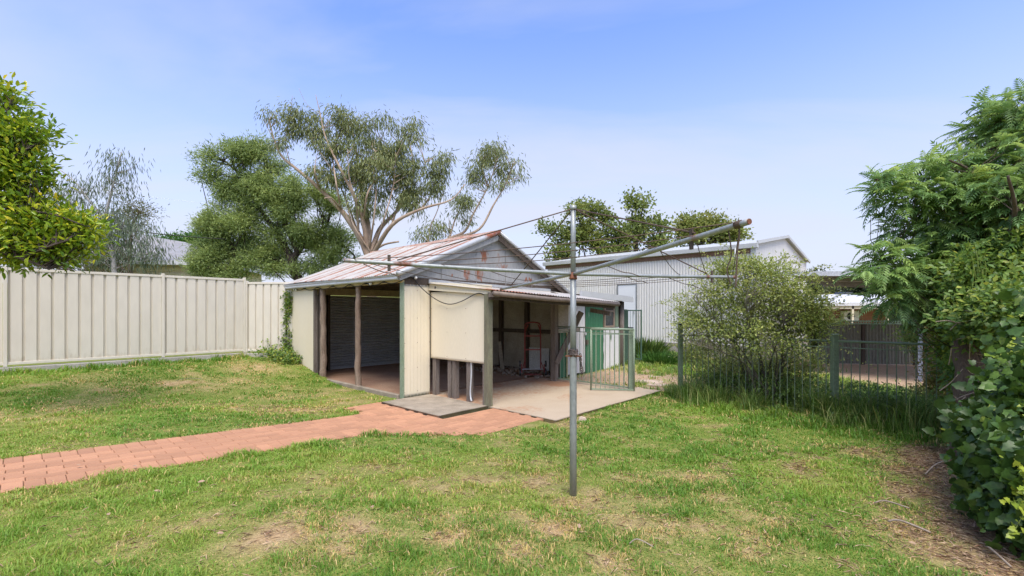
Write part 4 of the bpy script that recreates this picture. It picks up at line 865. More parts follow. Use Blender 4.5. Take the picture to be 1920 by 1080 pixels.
def scatter(name, P, Dv, Nv, Ls, Ws, rnd, mtl, parent, tpl=LEAF4):
    tv, tt = tpl; P = np.asarray(P); n_ = len(P); Dv = nrmz(Dv); S = nrmz(np.cross(Nv, Dv)); Nn = np.cross(Dv, S)
    V_ = P[:,None,:]+Ls[:,None,None]*tv[None,:,0,None]*Dv[:,None,:]+Ws[:,None,None]*tv[None,:,1,None]*S[:,None,:]+Ls[:,None,None]*tv[None,:,2,None]*Nn[:,None,:]
    T_ = (tt[None]+(np.arange(n_)*len(tv))[:,None,None]).reshape(-1, 3)
    return npmesh(name, V_.reshape(-1, 3), T_, mtl, parent, attrs={'rnd': np.repeat(rnd, len(tv))})
def ell_points(ells, D, n_, depth=.8, bias=.45, sub=0, subr=.36):
    """clump centres inside crown lobes: (photo x, y, half width, half height[, distance])"""
    A = np.array([e[2]*e[3] for e in ells], float); pick = rng.choice(len(ells), n_, p=A/A.sum()); out_ = []; dirs = []
    subs = []
    for e in ells:
        q = rng.normal(size=(sub or 1, 3)); q /= np.linalg.norm(q, axis=1, keepdims=True); subs.append(q*(.45+.5*rng.random((len(q), 1))))
    for k_ in pick:
        e = ells[k_]; d = e[4] if len(e) > 4 else D; c = np.array(at(e[0], e[1], d)); rx, rz_ = e[2]*d/F, e[3]*d/F
        q = rng.normal(size=3); q /= np.linalg.norm(q); q *= rng.random()**bias
        if sub: q = subs[k_][rng.integers(sub)]+q*subr
        out_.append(c+q*np.array([rx, depth*.5*(rx+rz_), rz_])); dirs.append(q)
    return np.array(out_), np.array(dirs)
def limb_tubes(name, limbs, mtl, parent, k=5, n_=8):
    m_ = MB(); samples = []
    for P_, r0, r1 in limbs:
        sp = smooth_path(P_, k); L_ = len(sp); m_.tube(sp, [r1+(r0-r1)*(1-i/(L_-1))**1.5 for i in range(L_)], n_, wob=.12); samples += sp
    return m_, np.array([tuple(s) for s in samples])
def add_twigs(m_, samples, C_, r=.012, every=1, sag=.1, n_=4):
    for c in C_[::every]:
        d = np.linalg.norm(samples-c, axis=1); d = d*(.75+.6*rng.random(len(d)))+1.6*np.maximum(0, samples[:,2]-c[2]+.75*np.linalg.norm((samples-c)[:,:2], axis=1)); s = samples[np.argmin(d)]; a, b = Vector(s), Vector(c)
        if (b-a).length < .02: continue
        mid = a.lerp(b, .5)+Vector((random.uniform(-.1,.1), random.uniform(-.1,.1), random.uniform(-.16,.02)))*(b-a).length
        m_.tube([a, a.lerp(mid,.6), mid, mid.lerp(b,.6), b], [r*1.6, r*1.3, r, r*.8, r*.45], n_, cap=False)
def foliage(C_, Q, per, sig, out_w=.6, up=.2, rnd_dir=.8):
    n_ = len(C_)*per; ci = np.repeat(np.arange(len(C_)), per); off = rng.normal(size=(n_,3))*sig*np.array([1,1,.75]); P = C_[ci]+off
    Dv = nrmz(off/np.maximum(sig,1e-6))*out_w+Q[ci]*.3+rng.normal(size=(n_,3))*rnd_dir*.6+np.array([0,0,up]); Nv = rng.normal(size=(n_,3))*.55+np.array([0,0,1.])+Q[ci]*.5
    return P, Dv, Nv, ci
def tree(name, label, cat, ells, D, limbs, leafm, barkm, nclump, per, sig, ll, lw, up=.2, depth=.8, droop=None, twig=.012, group=None, tpl=LEAF4, bias=.45, trunk=True, tevery=1, rbias=0, outw=.6, sub=0, subr=.36):
    c0 = limbs[0][0][0]; root = tag(empty(name, (0,0,0)), label, cat, group)
    C_, Q = ell_points(ells, D, nclump, depth, bias, sub, subr)
    m_, smp = limb_tubes('trunk', limbs, barkm, root)
    if sub:
        cells = np.round(C_/(3.2*sig)).astype(int); cen = np.array([C_[np.all(cells == c_, axis=1)].mean(0) for c_ in np.unique(cells, axis=0)])
        add_twigs(m_, smp, cen, twig*1.7, 1); add_twigs(m_, cen, C_, twig*.6, 2)
    else: add_twigs(m_, smp, C_, twig, tevery)
    P, Dv, Nv, ci = foliage(C_, Q, per, sig, outw, up)
    if droop is not None: Dv = Dv*(1-droop)+np.array([0,0,-1.])*droop; Nv = rng.normal(size=Nv.shape)
    cr_ = rng.random(len(C_)); rnd = np.clip(.55*cr_[ci]+.45*rng.random(len(P))+.12*Q[ci][:,2]+rbias, 0, 1)
    n_ = len(P); scatter('crown', P, Dv, Nv, ll*(.65+.7*rng.random(n_)), lw*(.7+.6*rng.random(n_)), rnd, leafm, root, tpl)
    m_.build('trunk', barkm, root, True); return root
CAM0 = Vector((0, 0, CH))
def pl_(pts, D): return [at(p[0], p[1], p[2] if len(p) > 2 else D) for p in pts]

# gum tree behind the shed
D = 22
GK = 15.5/22
gl = [(pl_([(700,640),(695,520),(690,480),(672,440),(640,395),(600,355),(560,320),(530,295),(515,265),(505,225)],D),.42,.04),
      (pl_([(690,480),(682,420,21.8),(665,370,21.6),(640,320,21.5),(612,262,21.6),(600,212,21.8),(592,178,22)],D),.24,.02),
      (pl_([(690,485),(690,420,22.5),(676,350,23),(668,285,23.4),(660,235,23.5)],D),.30,.04),
      (pl_([(695,478),(712,430,23),(742,398,23.5),(768,362,24),(775,320,24),(768,262,24)],D),.24,.04),
      (pl_([(698,480),(735,422,21),(790,392,20.5),(845,375,20.3),(872,345,20.3)],D),.20,.03),
      (pl_([(700,470),(722,458),(748,453)],D),.11,.06),
      (pl_([(672,440),(668,380,21.4),(655,335,21),(652,280,20.8)],D),.12,.02),
      (pl_([(640,395),(622,372,21),(608,372,20.8)],D),.08,.04),
      (pl_([(696,510),(780,482),(842,448),(872,433),(888,400),(915,350),(932,300)],D),.22,.03),
      (pl_([(850,447),(898,430),(925,385),(948,345),(965,302)],D),.14,.03),
      (pl_([(800,482),(806,430),(820,395),(835,350)],D),.08,.02),
      (pl_([(515,265),(500,235),(492,205)],D),.04,.015),(pl_([(545,310),(535,265),(545,215),(548,180)],D),.045,.012),(pl_([(600,215),(575,195),(560,165)],D),.02,.008)]
ge = [(508,215,24,16),(525,262,22,18),(560,215,28,22),(575,250,36,28),(600,232,28,24),(612,285,34,26),(655,222,38,22),(680,245,52,30),(712,228,24,14),(700,285,56,34),(760,238,32,22),(768,270,30,28),(745,305,50,30),
      (650,315,40,34),(690,335,52,30),(790,320,36,26),(828,310,26,22),(740,352,46,26),(700,375,46,24),(775,375,34,20),(820,345,32,24),(600,330,24,22),(930,283,36,18),(958,310,28,22),(905,302,26,18),(900,335,26,18),(972,330,16,12),
      (880,375,22,18),(865,400,18,16),(815,425,20,18),(790,440,18,14),(930,345,16,14),(655,400,26,20),(540,222,18,12)]
for P_ in ([(700,470),(722,405),(738,345),(742,285)],[(692,470),(702,400),(706,330),(702,262)],[(672,440),(648,372),(618,312),(582,262)],[(640,395),(630,342),(624,292),(628,262)],[(735,422),(752,372),(790,330),(800,300)],[(790,392),(812,360),(826,325)],[(682,420),(690,360),(720,320),(748,268)],[(600,355),(590,320),(596,285)],[(700,480),(662,420),(648,360),(660,300)],[(842,448),(858,400),(880,372)],[(915,350),(905,320),(902,300)]):
    gl.append((pl_([(x_, y_, D+random.uniform(-1.2,1.2)*(i_ > 0)) for i_, (x_, y_) in enumerate(P_)], D), .10, .012))
gl = [(P_, a_*.60, b_*.7) for P_, a_, b_ in gl]
gl = [([CAM0+(p-CAM0)*GK for p in P_], a_*GK, b_*GK) for P_, a_, b_ in gl]
tree('gum_tree', 'tall spreading gum tree with peeling pale limbs behind the shed roof', 'tree', ge, D*GK, gl, M['gum'], M['gumbark'], 820, 30, .165, .165, .030, droop=.62, depth=1.0, twig=.0065, bias=.6, sub=5, subr=.42)
# dense feathery tree
D = 18
al = [(pl_([(590,640),(570,545),(548,500),(560,470),(590,445),(615,420)],D),.26,.07),(pl_([(552,498),(525,445),(490,395),(455,335),(420,300)],D),.17,.03),(pl_([(560,475),(535,420),(520,370),(500,320)],D),.13,.03),
      (pl_([(555,500),(500,480),(450,470),(400,480)],D),.10,.03),(pl_([(590,445),(640,460),(665,480)],D),.08,.03)]
ae = [(398,305,26,32),(385,335,20,18),(450,290,42,28),(475,272,30,16),(425,335,46,34),(500,305,36,30),(480,350,52,34),(560,350,40,30),(530,385,54,34),(430,390,44,34),(600,385,40,34),(470,430,56,36),(400,440,36,30),(550,435,60,34),(620,430,36,30),
      (430,485,56,26),(510,485,54,28),(590,485,46,28),(640,485,30,22),(375,495,28,16),(480,510,110,18),(405,425,34,24),(650,450,22,22),(380,460,24,24)]
tree('feathery_tree', 'dense dark green feathery tree left of the gum tree', 'tree', ae, D, al, M['acacia'], M['darkbark'], 1150, 90, .17, .14, .030, up=.0, depth=.7, twig=.012, bias=.4, sub=6, subr=.42)
# weeping sapling, olive tree, bright tree
D = 12.3
wl = [(pl_([(216,540),(212,480),(200,440),(190,405),(170,380),(140,340),(112,318)],D),.07,.012),(pl_([(196,415),(205,375),(215,335),(228,285)],D),.045,.012),(pl_([(205,445),(230,430),(262,455),(270,490)],D),.035,.012),(pl_([(190,402),(170,398),(150,430)],D),.03,.01),(pl_([(212,480),(190,470),(172,500)],D),.03,.012)]
we = [(226,300,34,22),(205,335,30,22),(240,340,22,18),(215,365,30,16),(150,352,36,20),(125,375,26,26),(170,420,40,36),(215,420,40,40),(250,435,34,30),(275,470,26,28),(240,480,40,26),(180,475,46,30),(300,485,16,18),(140,440,40,50)]
tree('weeping_gum', 'grey weeping young gum drooping over the cream fence', 'tree', we, D, wl, M['weep'], M['greybark'], 270, 20, .20, .15, .02, droop=.75, depth=.9, twig=.008)
D = 20
tree('olive_tree', 'small olive yellow tree behind the weeping gum', 'tree', [(250,385,32,16),(272,402,24,12),(235,415,36,22),(205,470,50,30),(90,480,60,22),(20,485,40,18)], D, [(pl_([(245,560),(245,440),(262,400)],D),.12,.03)], M['olive'], M['bark'], 130, 60, .28, .13, .035, twig=.015)
D = 36
tree('bright_green_tree', 'bright green distant tree above the grey house roof', 'tree', [(350,462,44,15),(322,463,20,12),(385,450,22,18),(410,470,30,18)], D, [(pl_([(365,560),(362,470)],D),.25,.06)], M['bright'], M['bark'], 150, 60, .42, .28, .10, twig=.03)
# round-leaved trees behind the zinc shed
D = 24
kl = [(pl_([(1130,640),(1135,520),(1120,470),(1095,430),(1078,395)],D),.2,.03),(pl_([(1195,640),(1192,500),(1190,450),(1160,415),(1145,400)],D),.2,.03),(pl_([(1190,460),(1200,420),(1205,385)],D),.1,.03),(pl_([(1120,480),(1060,490),(1045,450)],D),.09,.03),(pl_([(1170,440),(1215,420),(1238,435)],D),.05,.02)]
ke = [(1078,400,18,18),(1100,392,18,14),(1120,398,14,12),(1035,430,20,12),(1060,440,24,22),(1050,475,26,20),(1090,440,24,28),(1110,470,28,24),(1140,405,16,14),(1150,430,28,26),(1160,465,34,24),(1180,430,26,26),(1195,380,22,14),(1212,372,14,10),(1205,410,20,18),(1220,450,26,26),(1238,428,16,12),(1060,500,20,10),(1095,500,50,14),(1190,490,50,14)]
tree('round_leaved_tree', 'bushy green tree with rounded leaves rising behind the zinc shed roof', 'tree', ke, D, kl, M['kurra'], M['darkbark'], 330, 46, .23, .16, .12, depth=1.1, twig=.015, sub=5)
D = 27
tree('round_leaved_tree', 'lower yellowish green tree top behind the clothes line arm end', 'tree', [(1295,425,28,12),(1335,418,20,10),(1350,432,30,14),(1375,440,16,10),(1300,445,30,12)], D, [(pl_([(1330,600),(1330,470),(1340,430)],D),.2,.04)], M['kurra'], M['darkbark'], 110, 60, .28, .18, .13, twig=.02, rbias=.15)
# shrub over the fence
D = 7.7
sb = at(1440, 760, 7.7); sb.z = 0
shl = []
for tx, ty, td in ((1340,480,7.9),(1390,475,7.7),(1300,560,7.6),(1280,640,7.4),(1450,490,7.8),(1500,520,7.6),(1545,580,7.5),(1400,560,7.0),(1470,600,6.9),(1340,620,7.0),(1530,650,7.2),(1360,500,8.3),(1420,530,8.4),(1310,600,8.3),(1500,560,8.2),(1445,640,6.8)):
    tp = at(tx, ty, td); b0 = sb+Vector((random.uniform(-.25,.25), random.uniform(-.2,.2), -.05)); mid = b0.lerp(tp, .5)+Vector((random.uniform(-.1,.1),0,.32)); shl.append(([b0, b0.lerp(mid,.5)+Vector((0,0,.12)), mid, tp], .022, .004))
she = [(1400,500,60,22),(1350,508,38,24),(1440,515,50,30),(1340,555,56,36),(1400,560,64,44),(1460,560,60,44),(1300,610,40,40),(1360,620,70,50),(1440,620,76,50),(1500,590,42,48),(1535,610,26,44),(1300,660,36,30),(1370,680,60,36),(1450,690,70,40),(1520,680,40,44),(1285,590,26,26),(1490,530,22,20),(1520,555,20,26),(1480,735,60,30)]
she = [(e[0], e[1], e[2], e[3], 8.15-(e[0]-1276)/289*1.55+(.75 if e[1] > 640 else .2 if e[0] > 1480 else 0)) for e in she]
tree('arching_shrub', 'large airy pale green shrub arching over the tubular fence', 'shrub', she, D, shl, M['shrub'], M['shrubtwig'], 1350, 24, .090, .046, .024, up=.15, depth=1.1, twig=.0022, bias=.62)
shr = bpy.data.objects['arching_shrub']; wm = MB(); WP = []; WD = []
for i in range(230):
    e = she[rng.integers(len(she))]; c = np.array(at(e[0], e[1], e[4])); q = rng.normal(size=3); q[2] = abs(q[2])*.8; q /= np.linalg.norm(q)
    p0 = c+q*np.array([e[2], .5*(e[2]+e[3]), e[3]])*e[4]/F*.75; d = q*np.array([1,.8,.7])+np.array([0,0,.45]); d /= np.linalg.norm(d); ln = .25+.42*rng.random()
    f_ = lambda t_: p0+d*ln*t_+np.array([0,0,-.55*ln*t_*t_])
    wm.tube([Vector(f_(t_)) for t_ in (0,.25,.5,.75,1)], [.003,.0026,.002,.0016,.001], 4, cap=False)
    for t_ in np.linspace(.1, 1, 26): WP.append(f_(t_)+rng.normal(size=3)*.012); WD.append(d*.5+rng.normal(size=3))
tag(wm.build('wands', M['shrubtwig'], shr), kind='stuff'); WP = np.array(WP); n_ = len(WP)
scatter('wand_leaves', WP, np.array(WD), np.array([0,0,1.])+rng.normal(size=(n_,3))*.6, .040*(.6+.8*rng.random(n_)), .020*(.7+.6*rng.random(n_)), .4+.6*rng.random(n_), M['shrub'], shr)
# pinnate tree at right
D = 6.0
ct = Vector((5.75, 5.6, 0))
cl = [([ct, ct+Vector((-.05,0,1.2)), ct+Vector((.1,.1,2.4)), at(1850,330,6.0), at(1870,230,6.0)], .16, .03),([ct+Vector((0,0,1.6)), at(1800,430,6.0), at(1720,370,5.9), at(1640,335,5.8)], .04, .008),([ct+Vector((0,0,1.5)), at(1800,500,6.2), at(1720,480,6.1), at(1640,480,6.0)], .03, .006),
      ([ct+Vector((0,0,2.2)), at(1830,340,5.6), at(1780,300,5.4)], .04, .01),([ct+Vector((0,0,1.8)), at(1900,420,5.0), at(1890,330,4.7)], .05, .012)]
ce_ = [(1885,200,44,24,6.2),(1850,250,50,34,6.2),(1900,280,50,40,5.6),(1800,310,52,34,6),(1735,315,52,30,6),(1660,338,46,24,5.9),(1690,375,56,32,5.9),(1770,370,60,40,5.8),(1850,360,60,44,5.5),(1900,380,50,60,5.2),(1720,430,60,34,6),(1800,440,60,44,5.8),(1660,470,40,26,5.8),
       (1630,510,40,22,5.7),(1690,510,54,34,5.8),(1760,510,50,44,5.8),(1870,470,60,50,5.3),(1665,560,40,28,5.7),(1720,570,40,34,5.9),(1840,200,20,16,6.2),(1905,235,40,40,5.9),(1930,210,50,50,5.7),(1950,330,50,70,5.2),(1780,480,50,50,6.4),(1850,420,60,60,6.3),(1740,540,40,40,6.4),(1800,560,50,40,6.3)]
root = tag(empty('pinnate_tree', (0,0,0)), 'leafy tree with feather shaped fronds filling the right edge', 'tree')
C_, Q = ell_points(ce_, D, 2500, 1.2, .42)
m_, smp = limb_tubes('trunk', cl, M['bark'], root); add_twigs(m_, smp, C_, .004, 4); m_.build('trunk', M['bark'], root, True)
Dv = Q*np.array([1,1,.4])+np.array([-.45,-.25,-.05])+rng.normal(size=Q.shape)*.38; Nv = np.array([0,0,1.])+rng.normal(size=Q.shape)*.25
nn_ = len(C_); rn = np.clip(.25+.5*rng.random(nn_)+.35*Q[:,2]*rng.random(nn_), 0, 1); Ls = .30*(.7+.6*rng.random(nn_))
scatter('crown', C_-nrmz(Dv)*Ls[:,None]*.4, Dv, Nv, Ls, Ls, rn, M['cedar'], root, FROND)
# seed pods
pods = MB()
for px, py, dy_ in ((1822,480,70),(1830,470,80),(1838,490,70),(1845,480,75),(1826,500,50)):
    a = at(px, py, 4.9); pods.tube(smooth_path([a, a+Vector((.02,0,-.15)), a+Vector((.01,0,-.3)), a+Vector((random.uniform(-.03,.05),0,-dy_/858*4.9-.05))]), [.003,.005,.006,.006,.006,.007,.007,.007,.007,.006,.005,.004,.002][:13], 6)
attr0(pods.build('seed_pod', M['pod'], root, True), 'rnd', lambda c: .5)
# vine mass
ve = [(1790,520,50,50,5.6),(1850,540,60,60,5.3),(1790,590,40,50,5.7),(1830,610,60,50,5.2),(1790,650,44,40,5.5),(1900,560,44,60,4.9),(1800,600,60,50,4.75),(1850,570,50,40,4.5),(1800,720,40,40,5.2),(1880,470,50,50,5.0),(1800,560,40,70,6.3),(1860,600,60,90,6.3),(1780,740,30,40,5.5),(1900,660,30,60,5.2),(1810,780,40,30,4.9)]
vt = at(1850, 660, 4.7)
vroot = tag(empty('vine_covered_stump', (0,0,0)), 'old rough stump smothered in green creeper at the right', 'creeper')
ve = [(e[0]+48, *e[1:]) for e in ve]
ve += [(1765,545,54,44,6.2),(1735,585,26,24,6.4),(1805,625,44,44,5.7),(1840,520,60,60,5.0),(1890,600,50,50,4.4),(1830,690,34,40,5.1),(1800,660,30,30,5.6)]
VC, VQ = ell_points(ve, 5.5, 1300, .9, .4)
P, Dv, Nv, ci = foliage(VC, VQ, 26, .085, .5, -.15); Nv = Nv+np.array([-.3,-.8,.3]); n_ = len(P); rc_ = rng.random(len(VC))
scatter('crown', P, Dv, Nv, .062*(.6+.8*rng.random(n_)), .034*(.7+.6*rng.random(n_)), np.clip(.5*rc_[ci]+.5*rng.random(n_)+.1*VQ[ci][:,2], 0, 1), M['vine'], vroot, LEAF4)
st_ = MB(); bx, by = vt.x, vt.y+.15
for dx_, dy_, r in ((.03,0,.19),(.2,.08,.13)):
    st_.tube(smooth_path([(bx+dx_*1.3,by+dy_,-.1),(bx+dx_,by+dy_,.45),(bx+dx_*.9,by+dy_+.05,.85),(bx+dx_*1.1,by+dy_+.15,1.25)]), [r*(1.15-.06*i) for i in range(13)], 12, wob=.3)
st_.build('trunk', M['bark'], vroot, True)
tw = MB()
for i in range(46):
    a = Vector((bx+random.uniform(-.4,.3), by-.22+random.uniform(-.1,.1), random.uniform(.55,1.55))); b = a+Vector((random.uniform(-.35,.35), random.uniform(-.15,.1), random.uniform(-.25,.2))); tw.tube(smooth_path([a, a.lerp(b,.5)+Vector((0,0,random.uniform(-.06,.06))), b], 3), .004, 5, cap=False)
tw.build('dead_twigs', M['stick'], vroot)
# yellowish shrub behind the fence, dark bush by grey post
tree('yellow_shrub', 'soft yellow green shrub behind the fence near the grey post', 'shrub', [(1768,690,26,46,6.9),(1785,660,22,36,6.6),(1760,735,28,34,6.7),(1775,620,22,30,7.2),(1790,720,26,40,6.5)], 6.9, [([(6.4,6.9,0),(6.4,6.9,.4),(6.45,6.8,.7)], .02, .006)], M['yellow'], M['bark'], 260, 40, .09, .05, .02, twig=.004)
tree('dark_bush', 'dark green bush beside the grey carport post', 'shrub', [(1735,610,26,40,10.8),(1712,640,16,30,11.2),(1760,580,30,40,10),(1740,560,30,30,10)], 10.8, [([(9.6,10.8,-.1),(9.7,10.8,.6),(9.7,10.8,1.4)], .05, .02)], M['cedar'], M['bark'], 160, 40, .14, .09, .03, twig=.008)
# ivy bank in the foreground
ie = [(1890,640,50,46,3.9),(1865,720,56,50,3.8),(1900,730,50,60,3.3),(1850,800,60,50,3.6),(1900,830,60,60,3.1),(1860,880,62,50,3.3),(1890,940,56,50,3.0),(1850,955,36,36,3.15),(1815,820,30,34,3.9),(1800,770,30,30,4.2),(1830,860,30,40,3.6),(1905,990,40,40,2.9),(1930,900,50,80,2.9),(1905,580,30,36,3.9),(1960,760,50,160,3.3),(1830,910,30,36,3.4),(1790,840,26,30,4.1),(1795,900,22,26,3.7),(1810,950,26,24,3.4),(1775,800,22,24,4.5)]
iroot = tag(empty('ivy_bank', (0,0,0)), 'bank of broad glossy ivy with yellow green shoots in the right foreground', 'ivy')
ie = [(e[0]+46, *e[1:]) for e in ie]
IC, IQ = ell_points(ie, 3.5, 1900, .9, .38)
P, Dv, Nv, ci = foliage(IC, IQ, 6, .075, .3, -.35); n_ = len(P); Nv = np.array([-.45,-.75,.55])+rng.normal(size=(n_,3))*.62; sz = .066*(.40+1.25*rng.random(n_)**2.2)
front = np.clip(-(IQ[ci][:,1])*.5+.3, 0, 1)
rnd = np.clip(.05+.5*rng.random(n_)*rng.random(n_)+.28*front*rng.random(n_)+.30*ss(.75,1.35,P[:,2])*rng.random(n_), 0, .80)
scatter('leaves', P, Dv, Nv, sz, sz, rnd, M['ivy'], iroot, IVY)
sh = MB(); SPn = []; SDn = []; SRn = []
for i in range(330):
    k_ = rng.integers(len(IC)); c = IC[k_]
    if not (IQ[k_][1] < .0): continue
    c = c+np.array([-.05,-.10,.03])
    d = np.array([-.6+.5*rng.normal(), -.4+.3*rng.normal(), .35+.35*rng.normal()]); d /= np.linalg.norm(d); ln = .16+.22*rng.random(); pts_ = [Vector(c+d*ln*t_+np.array([0,0,-.18*t_*t_*ln])) for t_ in (0,.33,.66,1)]
    sh.tube(pts_, [.004,.0035,.003,.002], 5, cap=False)
    for t_ in np.linspace(.15, 1, 8): SPn.append(c+d*ln*t_+np.array([0,0,-.18*t_*t_*ln])); SDn.append(d*.5+rng.normal(size=3)*.7); SRn.append(.74+.26*rng.random())
attr0(tag(sh.build('stems', M['pod'], iroot, True), kind='stuff'), 'rnd', lambda c: .8)
SPn = np.array(SPn); n_ = len(SPn); sz = .038*(.5+.8*rng.random(n_))
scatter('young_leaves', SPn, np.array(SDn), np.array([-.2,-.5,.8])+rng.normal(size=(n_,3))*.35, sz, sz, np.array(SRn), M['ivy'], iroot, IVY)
stm = MB()
for i in range(24):
    y = random.uniform(2.9,3.9); x = y*1.10+random.uniform(.22,.5)
    stm.tube(smooth_path([(x,y,0),(x+random.uniform(-.15,.15),y+random.uniform(-.1,.1),.35),(x+random.uniform(-.25,.25),y+random.uniform(-.2,.2),.75)],3), .006, 5, cap=False)
tag(stm.build('woody_stems', M['stick'], iroot), kind='stuff')
# creeper on the shed corner
cro = tag(empty('wall_creeper', (0,0,0)), 'green creeper climbing the left end of the shed wall', 'creeper')
CP = []
for i in range(5):
    pts_ = []
    for q in range(9): u, v = -.05-.02*random.random(), 4.93+random.uniform(-.09,.16); x, y = wxy(u, v); pts_.append((x, y, .35+q*.21))
    MB().tube(smooth_path(pts_, 3), .008, 5, cap=False).build('stem', M['bark'], cro); CP += [tuple(p) for p in smooth_path(pts_, 5)]
CP = np.array(CP)
for (u, v, z, s, k_) in ((-.15,4.7,.48,.16,40),(-.25,4.35,.42,.13,30),(-.2,5.2,.52,.2,40),(-.35,5.5,.5,.2,40),(-.3,4.95,.55,.2,40)): x, y = wxy(u, v); CP = np.concatenate([CP, np.array([x,y,z])+rng.normal(size=(k_,3))*np.array([s,s,s*.5])])
P, Dv, Nv, ci = foliage(CP, np.zeros_like(CP), 13, .05, .4, 0); n_ = len(P)
scatter('leaves', P, Dv, Nv+np.array([-.3,-.9,.2]), .06*(.6+.8*rng.random(n_)), .04*(.7+.6*rng.random(n_)), rng.random(n_), M['vine'], cro, LEAF4)
# citrus tree at left
D = 6.0
ci_l = [([(-8.3,6.1,.1),(-8.2,6.1,.9),(-8.0,6.1,1.6),at(-80,440,6.0),at(-40,330,6.0),at(-20,240,6.0)], .10, .03),([(-8.0,6.1,1.7),at(-60,455,6),at(0,472,5.9),at(50,488,5.8),at(92,505,5.8)], .05, .012),([at(-40,430,6),at(20,400,5.9),at(90,400,5.8),at(150,420,5.8)], .03, .008),([at(-40,330,6),at(20,300,5.9),at(50,280,5.8)], .03, .008),([at(40,485,5.85),at(85,465,5.7),at(130,450,5.6)], .02, .006),([at(-40,330,6),at(0,250,5.9),at(20,190,5.9)], .025, .006)]
ci_e = [(10,190,26,30),(0,240,50,40),(45,255,34,30),(70,235,20,12),(20,310,46,40),(60,330,32,30),(-40,300,60,80),(20,380,50,40),(70,400,44,34),(110,425,44,30),(150,430,34,24),(178,440,18,14),(40,445,60,34),(110,460,50,24),(-40,430,60,60),(85,485,34,16),(20,475,40,16),(140,470,26,18)]
tree('citrus_tree', 'glossy yellow green citrus tree reaching in from the left edge', 'tree', ci_e, D, ci_l, M['citrus'], M['darkbark'], 640, 20, .10, .088, .036, up=.25, depth=1.0, twig=.005, tpl=LEAF6, bias=.42)
# spiky clumps by the zinc shed, weeds by fence
def clump(name, label, cat, c, n_, h, spread, mtl, w=.012, group=None, lean=.7):
    root_ = tag(empty(name, (0,0,0)), label, cat, group)
    A = rng.random(n_)*2*np.pi; r = spread*np.sqrt(rng.random(n_)); P = np.stack([c[0]+r*np.cos(A), c[1]+r*np.sin(A), gz(c[0]+r*np.cos(A), c[1]+r*np.sin(A))], -1)
    Dv = np.stack([np.cos(A)*lean*r/spread, np.sin(A)*lean*r/spread, np.ones(n_)], -1)+rng.normal(size=(n_,3))*.25
    scatter('blades', P, Dv, rng.normal(size=(n_,3)), h*(.5+.7*rng.random(n_)), w*(.7+.6*rng.random(n_)), rng.random(n_), mtl, root_, LEAF4); return root_
c = at(1212, 675, 14.2); clump('spiky_bush', 'spiky grey green clump against the zinc shed base', 'bush', (c.x, c.y), 800, .62, .34, M['weed'], .03, lean=1.0)
c = at(1240, 690, 13.2); clump('spiky_bush', 'low bright green weed clump on the rubble near the zinc shed', 'bush', (c.x, c.y), 900, .35, .5, M['bright'], .025, lean=1.1)

# far wood beyond the house
fe_ = [(1530+i*14, 548-random.random()*8, 16, 14, 95) for i in range(10)]+[(1600,556,60,8,90)]+[(1535,520,12,8,90),(1630,530,40,16,80),(1690,530,50,26,70)]
fw_root = empty('distant_trees'); C_, Q = ell_points(fe_, 90, 420, .8, .45); P, Dv, Nv, ci = foliage(C_, Q, 30, .7, .6, .1); n_ = len(P)
scatter('far_wood', P, Dv, Nv, .8*(.6+.8*rng.random(n_)), .4*(.6+.8*rng.random(n_)), rng.random(n_), M['farleaf'], fw_root)
tag(fw_root, 'dark distant wood beyond the far house', 'wood', kind='stuff')

# ------------------------------------------------------------------ grass
def blades(name, X, Y, h, w, rnd, mtl, label, lean=.5, seg=2, zoff=0):
    n_ = len(X); A = rng.random(n_)*2*np.pi; z = gz(X, Y)+zoff-.006; lx, ly = np.cos(A), np.sin(A); sx, sy = -ly, lx; tl = lean*(.3+1.2*rng.random(n_))
    B = np.stack([X, Y, z], -1); S = np.stack([sx, sy, np.zeros(n_)], -1)*w[:,None]*.5; Ld = np.stack([lx, ly, np.zeros(n_)], -1)*(h*tl)[:,None]; U = np.array([0,0,1.])*h[:,None]
    V_ = np.stack([B-S, B+S, B+.55*U+.30*Ld-S*.75, B+.55*U+.30*Ld+S*.75, B+.92*U*(1-.25*np.minimum(tl,1.2))[:,None]+Ld], 1)
    tt = np.array([[0,1,3],[0,3,2],[2,3,4]]); T_ = (tt[None]+(np.arange(n_)*5)[:,None,None]).reshape(-1, 3)
    o = npmesh(name, V_.reshape(-1, 3), T_, mtl, attrs={'rnd': np.repeat(np.clip(rnd,0,1), 5)}); return tag(o, label, 'grass', kind='stuff')
def lawn_ok(X, Y, m=.0):
    wob = .05*(fbm(X*3, Y*3, 111, 3)-.5)*2
    u, v = loc_uv(X, Y); d = (X-F1[0])*FN[0]+(Y-F1[1])*FN[1]
    bad = on_path(X+wob, Y+wob, -.035) | on_slab(X+wob, Y+wob, -.03) | ((u > -.07) & (u < 6.8) & (v > -.5) & (v < 6)) | ((u > 0) & (u < 4) & (v > -3.02) & (v < 0)) | ((u>-.46)&(u<.56)&(v>-1.62)&(v<0)) | (d < .10)
    front = np.abs(X/np.maximum(Y,.1)) < 1.2
    return (~bad) & front
def sample(n_, x0, x1, y0, y1, pw=1.0):
    Y = y0+(y1-y0)*rng.random(n_)**pw; X = x0+(x1-x0)*rng.random(n_); return X, Y
parts_X = []; parts_Y = []
for (x0, x1, y0, y1, dens) in ((-4.2,4.2,2.4,3.6,7000),(-6,5.5,3.6,5.2,4300),(-8.5,7.5,5.2,7.5,2300),(-10,7.5,7.5,12.5,1350)):
    n_ = int((x1-x0)*(y1-y0)*dens); X, Y = sample(n_, x0, x1, y0, y1); k_ = lawn_ok(X, Y); X, Y = X[k_], Y[k_]; parts_X.append(X); parts_Y.append(Y)
X = np.concatenate(parts_X); Y = np.concatenate(parts_Y)
